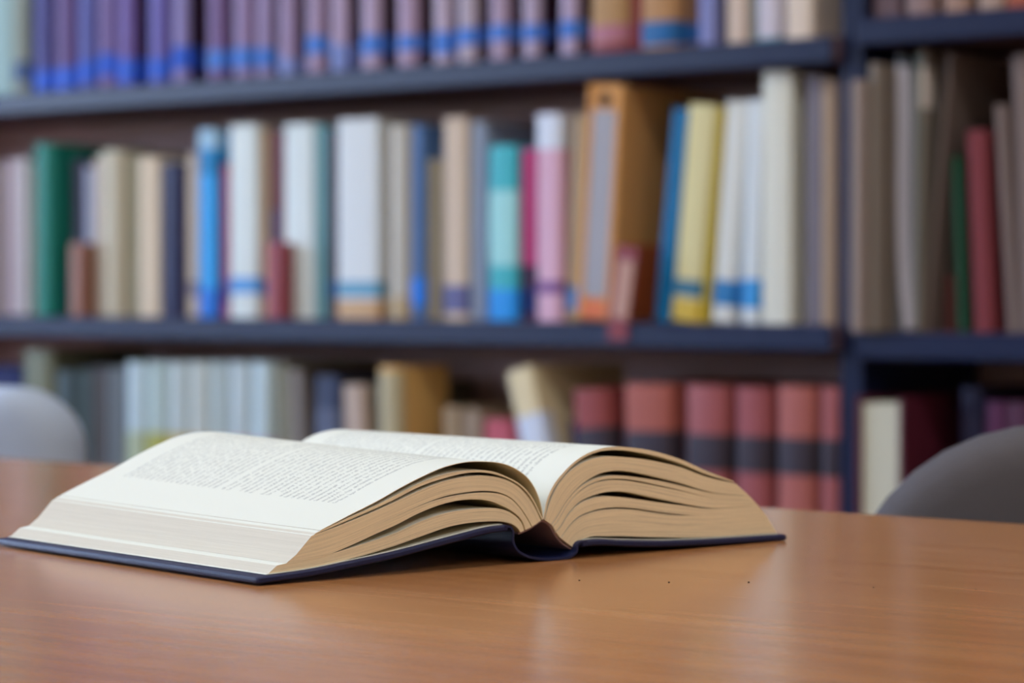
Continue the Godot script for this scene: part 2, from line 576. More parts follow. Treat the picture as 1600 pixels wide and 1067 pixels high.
func build_open_book() -> void:
	var o := thing("open_book", "thick open hardcover book with navy cloth cover lying on the table", "book", Vector3(-0.8263, TABLE_Y, -1.0103), deg_to_rad(79.6))
	# left half, listed from the fore edge to the spine
	var leaf := curve([-132.5, 22.9, -117.0, 28.6, -98.4, 35.3, -88.8, 39.3, -74.7, 44.5, -60.3, 48.8, -48.7, 50.5, -36.9, 50.4, -26.2, 49.2, -15.9, 45.7, -8.1, 40.5, -3.8, 35.1, -0.1, 26.5, 0.9, 20.9])
	var left_lift := 0.085
	var l := sheaf(leaf, beside(resample(leaf, 40), -0.28), left_lift, -1)
	part("printed_leaf", l, null, o).set_meta("label", "printed top leaf with small black text")
	var thin_top := curve([-135.0, 21.8, -131.0, 23.1, -117.0, 27.6, -98.4, 33.4, -88.8, 36.9, -71.8, 42.8, -57.4, 45.7, -42.8, 46.4, -31.0, 45.3, -22.0, 42.3, -12.9, 37.9, -6.0, 31.5, -1.5, 24.5, 0.6, 20.5])
	var thin_bot := curve([-136.2, 20.9, -120.0, 25.6, -98.4, 32.0, -88.8, 35.2, -77.5, 39.4, -60.3, 43.4, -45.7, 45.3, -36.9, 45.1, -28.0, 43.5, -20.0, 40.8, -12.5, 36.7, -6.2, 30.6, -2.0, 24.0, 0.2, 20.2])
	part("page_section", sheaf(thin_top, thin_bot, left_lift), null, o)
	var s3_top := curve([-137.4, 20.6, -120.0, 24.9, -98.4, 30.9, -88.8, 33.9, -74.7, 38.4, -60.3, 42.0, -45.7, 43.6, -33.9, 43.3, -25.0, 41.6, -15.9, 37.8, -9.0, 32.2, -3.5, 25.0, -0.6, 19.8])
	var slit := curve([-146.0, 12.6, -125.0, 16.2, -100.0, 23.6, -88.9, 27.0, -74.0, 31.6, -60.0, 34.8, -48.0, 36.0, -36.9, 36.2, -28.0, 35.2, -20.0, 32.3, -13.5, 27.0, -9.0, 21.6, -6.0, 17.2])
	var slit_low := curve([-146.05, 12.57, -125.0, 16.17, -100.0, 23.55, -88.9, 26.9, -74.0, 31.35, -60.0, 34.1, -48.0, 35.2, -36.9, 35.4, -28.0, 34.5, -20.0, 31.7, -13.7, 26.5, -9.4, 21.2, -6.4, 17.0])
	var s3_bot := curve([-151.5, 9.0, -130.2, 10.9, -116.6, 14.5, -100.0, 19.6, -88.9, 22.9, -77.5, 27.0, -63.2, 30.8, -51.6, 32.4, -41.6, 32.4, -33.9, 31.5, -26.2, 29.0, -19.0, 25.6, -12.6, 20.6, -10.4, 15.8])
	part("page_section", sheaf(s3_top, slit, left_lift), null, o)
	part("page_section", sheaf(slit_low, s3_bot, left_lift), null, o)
	var s4_top := curve([-156.6, 8.3, -151.5, 8.93, -138.2, 9.98, -127.5, 11.6, -111.1, 14.6, -88.9, 19.3, -74.7, 23.7, -60.3, 26.7, -45.7, 27.8, -36.9, 27.8, -25.0, 26.7, -19.0, 24.4, -13.2, 19.8, -11.2, 15.5])
	var s4_bot := curve([-161.8, 4.6, -141.4, 5.6, -116.6, 8.5, -88.9, 13.3, -71.8, 17.2, -57.4, 20.2, -42.8, 21.4, -33.9, 21.4, -25.0, 20.8, -19.0, 19.3, -15.0, 16.8, -13.4, 14.9])
	part("page_section", sheaf(s4_top, s4_bot, left_lift), null, o)
	# right half, listed from the fore edge to the spine
	var rlift := -0.02
	var r1_top := curve([130.6, 33.0, 111.0, 39.3, 91.2, 46.5, 71.3, 51.5, 58.2, 53.4, 45.3, 54.2, 35.7, 53.1, 27.5, 50.8, 19.9, 47.1, 13.7, 42.6, 7.5, 36.8, 3.8, 30.9, 1.7, 23.9, 1.0, 20.6])
	var r1_bot := curve([131.4, 32.3, 111.0, 37.6, 91.2, 44.4, 77.9, 47.9, 64.7, 50.6, 55.0, 52.0, 45.3, 52.6, 38.9, 52.3, 29.4, 50.2, 20.5, 46.0, 14.2, 41.3, 8.2, 35.4, 4.6, 29.8, 2.5, 23.4, 1.6, 20.2])
	part("printed_leaf", sheaf(r1_top, r1_bot, rlift, 1), null, o).set_meta("label", "printed top leaves of the right half")
	var r2_top := curve([132.6, 31.6, 111.0, 36.2, 91.2, 42.3, 77.9, 45.2, 64.7, 47.5, 51.7, 48.9, 42.1, 49.5, 35.7, 49.1, 26.2, 47.0, 16.2, 41.9, 9.2, 35.2, 5.0, 28.2, 2.6, 22.0, 2.0, 20.0])
	var r2_bot := curve([142.0, 24.8, 115.0, 28.0, 91.2, 34.3, 77.9, 37.3, 64.7, 40.1, 55.0, 41.7, 45.3, 42.1, 37.6, 41.1, 29.4, 38.1, 23.7, 34.9, 15.0, 27.6, 9.2, 20.8, 6.2, 17.6])
	part("page_section", sheaf(r2_top, r2_bot, rlift), null, o)
	var r3_top := curve([142.1, 24.75, 115.0, 27.6, 91.2, 32.9, 77.9, 35.7, 64.7, 37.9, 51.7, 39.5, 42.1, 39.7, 32.6, 38.2, 23.7, 34.4, 15.0, 27.1, 9.4, 20.4, 6.5, 17.4])
	var r3_mid := curve([145.0, 22.4, 115.0, 25.2, 91.2, 30.6, 77.9, 33.4, 64.7, 36.1, 51.7, 37.9, 42.1, 38.1, 32.6, 36.6, 23.7, 32.6, 15.4, 25.6, 10.0, 18.9, 7.2, 16.6])
	var r3_mid2 := curve([145.05, 22.37, 115.0, 25.1, 91.2, 30.2, 77.9, 32.8, 64.7, 35.3, 51.7, 37.2, 42.1, 37.5, 32.6, 36.1, 23.7, 32.2, 15.5, 25.3, 10.2, 18.7, 7.4, 16.4])
	var r3_bot := curve([148.5, 19.5, 115.0, 19.9, 91.2, 23.9, 71.3, 27.9, 58.2, 30.7, 48.5, 31.8, 42.1, 31.8, 32.6, 30.4, 24.4, 27.8, 16.2, 21.6, 11.4, 15.8, 9.0, 13.9])
	part("page_section", sheaf(r3_top, r3_mid, rlift), null, o)
	part("page_section", sheaf(r3_mid2, r3_bot, rlift), null, o)
	var r4_top := curve([148.55, 19.45, 125.0, 19.3, 115.0, 19.5, 91.2, 22.7, 77.9, 24.7, 64.8, 26.8, 51.8, 28.7, 42.1, 29.6, 32.6, 29.1, 24.4, 26.9, 16.4, 21.0, 11.6, 15.4, 9.2, 13.6])
	var r4_bot := curve([154.0, 14.3, 115.0, 15.7, 98.2, 17.2, 91.2, 18.0, 77.9, 19.9, 58.2, 23.0, 45.3, 23.9, 32.6, 22.9, 22.5, 19.9, 15.6, 14.4, 12.2, 10.6])
	part("page_section", sheaf(r4_top, r4_bot, rlift), null, o)
	var r5_top := curve([154.05, 14.27, 115.0, 15.67, 98.2, 17.05, 91.2, 17.5, 77.9, 19.2, 58.2, 22.2, 45.3, 23.0, 32.6, 22.1, 22.5, 19.3, 15.8, 14.0, 12.4, 10.4])
	var r5_bot := curve([162.4, 4.2, 134.6, 4.6, 103.6, 5.4, 73.5, 7.4, 43.2, 9.6, 30.5, 9.9, 24.2, 8.2, 22.3, 6.0, 21.2, 4.9])
	part("page_section", sheaf(r5_top, r5_bot, rlift), null, o)
	# lined back of the page block, and the case: two boards joined by the hollow cloth spine
	part("spine_lining", plate(curve([-13.6, 14.2, -6.8, 16.0, -2.6, 18.0, 1.1, 19.5, 4.2, 18.3, 6.5, 16.4, 10.0, 11.7, 14.5, 7.6, 21.2, 4.1]), 0.8, TAIL + 0.0012, HEAD - 0.0004), mats.lining, o).set_meta("label", "brown lining on the back of the pages")
	part("board", plate(curve([-168.0, 2.5, -140.4, 3.9, -119.3, 6.0, -91.1, 9.1, -72.5, 11.8, -51.1, 15.0, -36.0, 17.1, -24.6, 17.6]), 3.3, 0.0, 0.24), mats.cover_cloth, o)
	part("board", plate(curve([25.0, 7.0, 32.1, 7.2, 50.0, 5.8, 70.8, 4.2, 110.0, 2.7, 166.0, 1.8]), 3.3, 0.0, 0.24), mats.cover_cloth, o)
	part("cloth_spine", plate(curve([-25.5, 18.6, -22.0, 18.2, -20.3, 15.6, -20.6, 11.5, -18.4, 7.4, -11.8, 3.5, -3.2, 1.5, 3.0, 0.9, 9.1, 0.8, 17.0, 1.6, 20.6, 4.0, 20.6, 6.6, 22.8, 8.0, 26.5, 8.3]), 1.1, 0.0, 0.24), mats.cover_cloth, o)
	part("pastedown", plate(curve([-163.0, 4.7, -140.4, 5.8, -119.3, 7.9, -91.1, 11.0, -72.5, 13.7, -51.1, 16.9, -36.0, 19.0, -25.5, 19.5]), 0.35, 0.0022, 0.2378), mats.paper, o).set_meta("label", "pale endpaper pasted inside the board")
	part("pastedown", plate(curve([26.0, 8.9, 32.1, 9.1, 50.0, 7.7, 70.8, 6.1, 110.0, 4.6, 162.0, 3.75]), 0.35, 0.0022, 0.2378), mats.paper, o)

# ------------------------------------------------------------------ chairs
# The padded back as rings that shrink over a rounded rim; slightly bowed.
func pad(half: Vector2, corner: float, thick: float, bow: float) -> ArrayMesh:
	var st := begin()
	var outline := func(inset: float) -> Array:
		var pts := []
		var r := maxf(corner - inset, 0.004)
		var hx := half.x - inset
		var hy := half.y - inset
		for q in 4:
			var c := Vector2([1, -1, -1, 1][q] * (hx - r), [1, 1, -1, -1][q] * (hy - r))
			for k in 10:
				var w := PI / 2 * (q + k / 9.0)
				pts.append(c + Vector2(cos(w), sin(w)) * r)
		return pts
	var bend := func(p: Vector2, z: float) -> Vector3: return Vector3(p.x, p.y, z + bow * (1.0 - pow(p.x / half.x, 2)))
	var prof := [[0.0, 0.0], [0.0014, 0.35], [0.006, 0.7], [0.014, 0.92], [0.026, 1.0], [0.06, 1.0], [0.12, 1.0], [minf(half.x, half.y) - 0.01, 1.0]]
	for side in [-1, 1]:
		for i in prof.size() - 1:
			var a: Array = outline.call(prof[i][0])
			var b: Array = outline.call(prof[i + 1][0])
			for k in a.size():
				var l := (k + 1) % a.size()
				quad(st, bend.call(a[k], side * thick / 2 * prof[i][1]), bend.call(a[l], side * thick / 2 * prof[i][1]), bend.call(b[l], side * thick / 2 * prof[i + 1][1]), bend.call(b[k], side * thick / 2 * prof[i + 1][1]), Vector3(a[k].x, a[k].y, 0) * 0.2 * (1.0 - prof[i][1]) + Vector3(0, 0, side * 0.1), 1)
		var last: Array = outline.call(prof[prof.size() - 1][0])
		for k in last.size():
			var l := (k + 1) % last.size()
			quad(st, bend.call(Vector2.ZERO, side * thick / 2), bend.call(last[k], side * thick / 2), bend.call(last[l], side * thick / 2), bend.call(last[l], side * thick / 2), Vector3(0, 0, side), 1)
	return done(st)

# Local z is the way the outside of the back faces; the seat lies on the other side.
func chair(label: String, at: Vector3, turn: float, fabric: Material, half: Vector2, corner: float, top: float, bow: float) -> void:
	var o := thing("chair", label, "chair", at, turn, "upholstered chairs by the table")
	part("backrest", pad(half, corner, 0.05, bow), fabric, o, Vector3(0, top - half.y, 0))
	var seat := part("seat", pad(Vector2(0.22, 0.21), 0.06, 0.055, 0.0), fabric, o, Vector3(0, 0.445, -0.235))
	seat.rotation.x = -PI / 2
	for s in [-1, 1]:
		for t in [0, 1]:
			var st := begin()
			add_tube(st, [Vector3(s * 0.20, 0.0, -0.05 - 0.37 * t), Vector3(s * 0.185, 0.2, -0.06 - 0.35 * t), Vector3(s * 0.17, 0.42, -0.07 - 0.33 * t)], [0.011, 0.011, 0.011], 12)
			part("leg", done(st), mats.chrome, o)
		var br := begin()
		add_tube(br, [Vector3(s * 0.10, 0.425, -0.16), Vector3(s * 0.10, 0.43, -0.03), Vector3(s * 0.10, 0.47, 0.012), Vector3(s * 0.10, top - half.y, 0.012)], [0.009, 0.009, 0.009, 0.009], 12)
		part("back_support", done(br), mats.chrome, o)

func build_chairs() -> void:
	chair("upholstered chair in window-lit pale blue grey at the left edge, beyond the table", Vector3(-2.193, 0, -1.70), deg_to_rad(0), mats.lit_chair_cloth, Vector2(0.225, 0.17), 0.06, 0.787, 0.06)
	chair("upholstered chair in shaded dark grey with rounded back at the right edge, beyond the table", Vector3(-0.72, 0, -1.5), deg_to_rad(30), mats.shaded_chair_cloth, Vector2(0.215, 0.18), 0.13, 0.802, 0.03)

# ------------------------------------------------------------------ shelved books
# A case of boards and spine, open at the back: w thick, h tall, d deep, with a spine bulging by b. off: how far outside the nominal surface; t: board thickness.
func case_mesh(w: float, y0: float, y1: float, d: float, b: float, off: float, t: float) -> ArrayMesh:
	var outer := PackedVector2Array()
	var inner := PackedVector2Array()
	var n := 10
	var o := w / 2 + off
	outer.append(Vector2(-o, -d))
	inner.append(Vector2(-o + t, -d))
	for i in n + 1:
		var q := PI * i / n
		var bulge := pow(sin(q), 0.75) * b
		outer.append(Vector2(-cos(q) * o, -0.003 + bulge + off))
		inner.append(Vector2(-cos(q) * (o - t), -0.003 + bulge + off - t))
	outer.append(Vector2(o, -d))
	inner.append(Vector2(o - t, -d))
	var st := begin()
	var to3 := func(p: Vector2, y: float) -> Vector3: return Vector3(p.x, y, p.y)
	for i in outer.size() - 1:
		var out2 := outer[i] + outer[i + 1]
		var flat := i == 0 or i == outer.size() - 2
		var out := Vector3(out2.x, 0, 0) if flat else Vector3(out2.x, 0, 0.01)
		quad(st, to3.call(outer[i], y0), to3.call(outer[i + 1], y0), to3.call(outer[i + 1], y1), to3.call(outer[i], y1), out, -1 if flat else 1)
		quad(st, to3.call(inner[i], y0), to3.call(inner[i + 1], y0), to3.call(inner[i + 1], y1), to3.call(inner[i], y1), -out, -1)
		for e in [[y0, -1], [y1, 1]]:
			quad(st, to3.call(outer[i], e[0]), to3.call(outer[i + 1], e[0]), to3.call(inner[i + 1], e[0]), to3.call(inner[i], e[0]), Vector3(0, e[1], 0), -1)
	for e in [0, outer.size() - 1]:
		quad(st, to3.call(outer[e], y0), to3.call(outer[e], y1), to3.call(inner[e], y1), to3.call(inner[e], y0), Vector3(0, 0, -1), -1)
	return done(st)

func add_book(r: Array) -> void:
	var shelf: String = r[0]
	var ys := {"top": 1.168, "mid": 0.839, "low": 0.509, "rtop": 1.185, "rmid": 0.832, "rlow": 0.509}
	var w: float = r[2]
	var h: float = r[3]
	var lean := deg_to_rad(r[4])
	var d: float = r[6]
	var pivot: float = w if lean > 0 else 0.0 if lean < 0 else w / 2
	var o := thing(r[9], r[10], "book", Vector3(r[1] + pivot, ys[shelf] + 0.0004, SPINES + r[5]), 0.0, r[11])
	o.rotation.z = -lean
	var mid := Vector3(w / 2 - pivot, 0, 0)
	var b := 0.003
	if r[7] == "round":
		b = minf(w * 0.3, 0.011)
	var t: float = minf(0.0026, w * 0.2)
	var rough := 0.45 if hash(r[10]) % 3 == 0 else 0.62
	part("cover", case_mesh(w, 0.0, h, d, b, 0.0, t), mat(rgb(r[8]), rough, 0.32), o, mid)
	part("page_block", box(Vector3(w - 2 * t - 0.0006, h - 0.007, d - 0.009), 0.0006), mats.old_paper, o, mid + Vector3(0, h / 2, -d / 2 - 0.0045 + 0.001))
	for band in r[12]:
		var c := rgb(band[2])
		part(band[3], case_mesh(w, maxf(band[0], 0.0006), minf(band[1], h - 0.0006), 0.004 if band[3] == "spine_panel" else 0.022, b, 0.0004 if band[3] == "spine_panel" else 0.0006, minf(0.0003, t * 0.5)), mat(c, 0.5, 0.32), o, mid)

func build_books() -> void:
	for r in book_rows():
		add_book(r)

# ------------------------------------------------------------------ other things on the shelves
func build_shelf_extras() -> void:
	# archive box file: a card box open at the front edge of the shelf, with a pale label strip and a dark disc painted as the shade in its finger hole
	var tilt := deg_to_rad(4.0)
	var f := thing("box_file", "tall tan cardboard box file with pale label strip, standing proud on the middle shelf", "box file", Vector3(-2.0041, 0.8394, SPINES + 0.025))
	f.rotation.z = -tilt
	var half := -0.026
	var card := mat(Color(0.86, 0.62, 0.38), 0.7, 0.3)
	var w := 0.052
	part("box_body", box(Vector3(w, 0.288, 0.21), 0.002, Vector3(-w / 2, 0.144, -0.105)), card, f)
	var st := begin()
	for s in [-1, 1]:
		add_box(st, Vector3(half + s * (w / 2 - 0.004), 0.145, 0.001), Vector3(0.008, 0.286, 0.004), 0.001)
	part("front_rim", done(st), card, f)
	part("label_strip", box(Vector3(0.036, 0.228, 0.002), 0.0006, Vector3(half, 0.143, 0.001)), mat(Color(0.62, 0.60, 0.63), 0.5), f)
	part("foot_panel", box(Vector3(0.038, 0.022, 0.0026), 0.0006, Vector3(half, 0.014, 0.0014)), mat(Color(0.85, 0.42, 0.22), 0.6), f)
	var ring := begin()
	add_tube(ring, [Vector3(half, 0.270, -0.001), Vector3(half, 0.270, 0.0022)], [0.0085, 0.0085], 20)
	part("hole_shade_disc", done(ring), mat(Color(0.10, 0.08, 0.09), 0.8), f)  # solid dark disc, shade of the hole painted on
	var side := begin()
	add_box(side, Vector3(0.0006, 0.05, -0.05), Vector3(0.0012, 0.09, 0.09), 0.0003)
	part("side_label", done(side), mat(Color(0.78, 0.38, 0.20), 0.6), f)
	# small booklets standing in front of the row
	var specs := [["small red brown booklet standing before the cream books, middle shelf", 131.0, -2.9995, 0.027, 0.106, Color(0.58, 0.38, 0.30), Color(0.58, 0.38, 0.30)], ["small dark red booklet standing before the white book, middle shelf", 440.0, -2.5955, 0.027, 0.103, Color(0.60, 0.25, 0.29), Color(0.60, 0.25, 0.29)]]
	for s in specs:
		var k := thing("booklet", s[0], "booklet", Vector3(s[2] + s[3] / 2, 0.8394, SHELF_FRONT - 0.003), 0.0, "small red booklets on the middle shelf")
		part("cover", case_mesh(s[3], 0.0, s[4], 0.026, 0.003, 0.0, 0.002), mat(s[6], 0.55), k)
		part("spine_panel", case_mesh(s[3], 0.001, s[4] - 0.001, 0.004, 0.003, 0.0004, 0.0003), mat(s[5], 0.55), k)
		part("page_block", box(Vector3(s[3] - 0.005, s[4] - 0.006, 0.019), 0.0005), mats.old_paper, k, Vector3(0, s[4] / 2, -0.0155))
	# label holder hooked over the edge of the middle shelf
	var hd := thing("label_holder", "red shelf label holder hooked over the middle shelf edge below the box file", "label holder", Vector3(-1.987, 0.8394, SHELF_FRONT + 0.0025))
	var red := mat(Color(0.52, 0.12, 0.17), 0.5)
	var hook := begin()
	add_box(hook, Vector3(0, 0.0007, -0.016), Vector3(0.03, 0.0014, 0.03), 0.0004)
	add_box(hook, Vector3(0, -0.010, 0.0), Vector3(0.03, 0.023, 0.0016), 0.0004)
	part("clip", done(hook), red, hd)
	var blade := part("holder_plate", box(Vector3(0.034, 0.092, 0.002), 0.0006, Vector3(0, 0.046, 0)), red, hd, Vector3(0, 0.001, 0.0))
	blade.rotation.z = deg_to_rad(-9)
	part("card", box(Vector3(0.024, 0.070, 0.0008), 0.0003, Vector3(0.003, 0.040, 0.0016)), mat(Color(0.74, 0.55, 0.48), 0.6), blade)
	# a soft magazine whose foot bends to the right
	var soft := thing("book", "pale lilac soft magazine bending at its foot, middle right bay", "book", Vector3(-1.6040, 0.8324, SPINES + 0.012))
	part("cover", plate(curve([0.0, 296.0, 0.3, 220.0, 0.0, 150.0, 0.6, 110.0, 2.6, 70.0, 6.0, 35.0, 9.0, 12.0, 9.6, 4.5]), 9.0, 0.0, 0.17), mat(Color(0.80, 0.79, 0.86), 0.4), soft)
	# maroon hardcover shelved with its page edges outwards
	var m := thing("book", "maroon hardcover shelved with its pale page edges outwards, lower right bay", "book", Vector3(-1.6185, 0.5094, SPINES + 0.03))
	var mw := 0.062
	var maroon := mat(Color(0.36, 0.11, 0.19), 0.55)
	for s in [-1, 1]:
		part("board", box(Vector3(0.0055, 0.25, 0.16), 0.001, Vector3(s * (mw / 2 - 0.00275), 0.125, -0.08)), maroon, m)
	part("spine", box(Vector3(mw - 0.0112, 0.25, 0.004), 0.0008, Vector3(0, 0.125, -0.158)), maroon, m)
	part("page_block", box(Vector3(mw - 0.0112, 0.240, 0.150), 0.0008, Vector3(0, 0.122, -0.0805)), mat(Color(0.80, 0.78, 0.70), 0.8), m)

func build_crumbs() -> void:
	var where := [[-0.7614, -0.9552, "first from the left, in front of the hinge"], [-0.7254, -0.9752, "second from the left, in front of the right board"], [-0.6976, -0.9985, "third from the left, in front of the board corner"], [-0.6431, -1.0173, "fourth from the left, on the bare wood at right"], [-0.6043, -1.0401, "rightmost, on the bare wood at right"]]
	var cm := mat(Color(0.16, 0.11, 0.08), 0.8)
	for w in where:
		var st := begin()
		var s := rng.randf_range(0.0004, 0.0006)
		var pts := []
		for k in 6:
			pts.append(Vector3(cos(TAU * k / 6), 0, sin(TAU * k / 6)) * s * rng.randf_range(0.7, 1.4))
		for k in 6:
			quad(st, pts[k], pts[(k + 1) % 6], Vector3(0, s * 0.9, 0), Vector3(0, s * 0.9, 0), pts[k] + Vector3(0, s, 0))
			quad(st, pts[k], pts[(k + 1) % 6], Vector3.ZERO, Vector3.ZERO, Vector3.DOWN)
		var o := part(numbered("crumb"), done(st), cm, self, Vector3(w[0], TABLE_Y + 0.00005, w[1]))
		tag(o, "tiny dark crumb on the table, " + w[2], "crumb", "crumbs on the table")

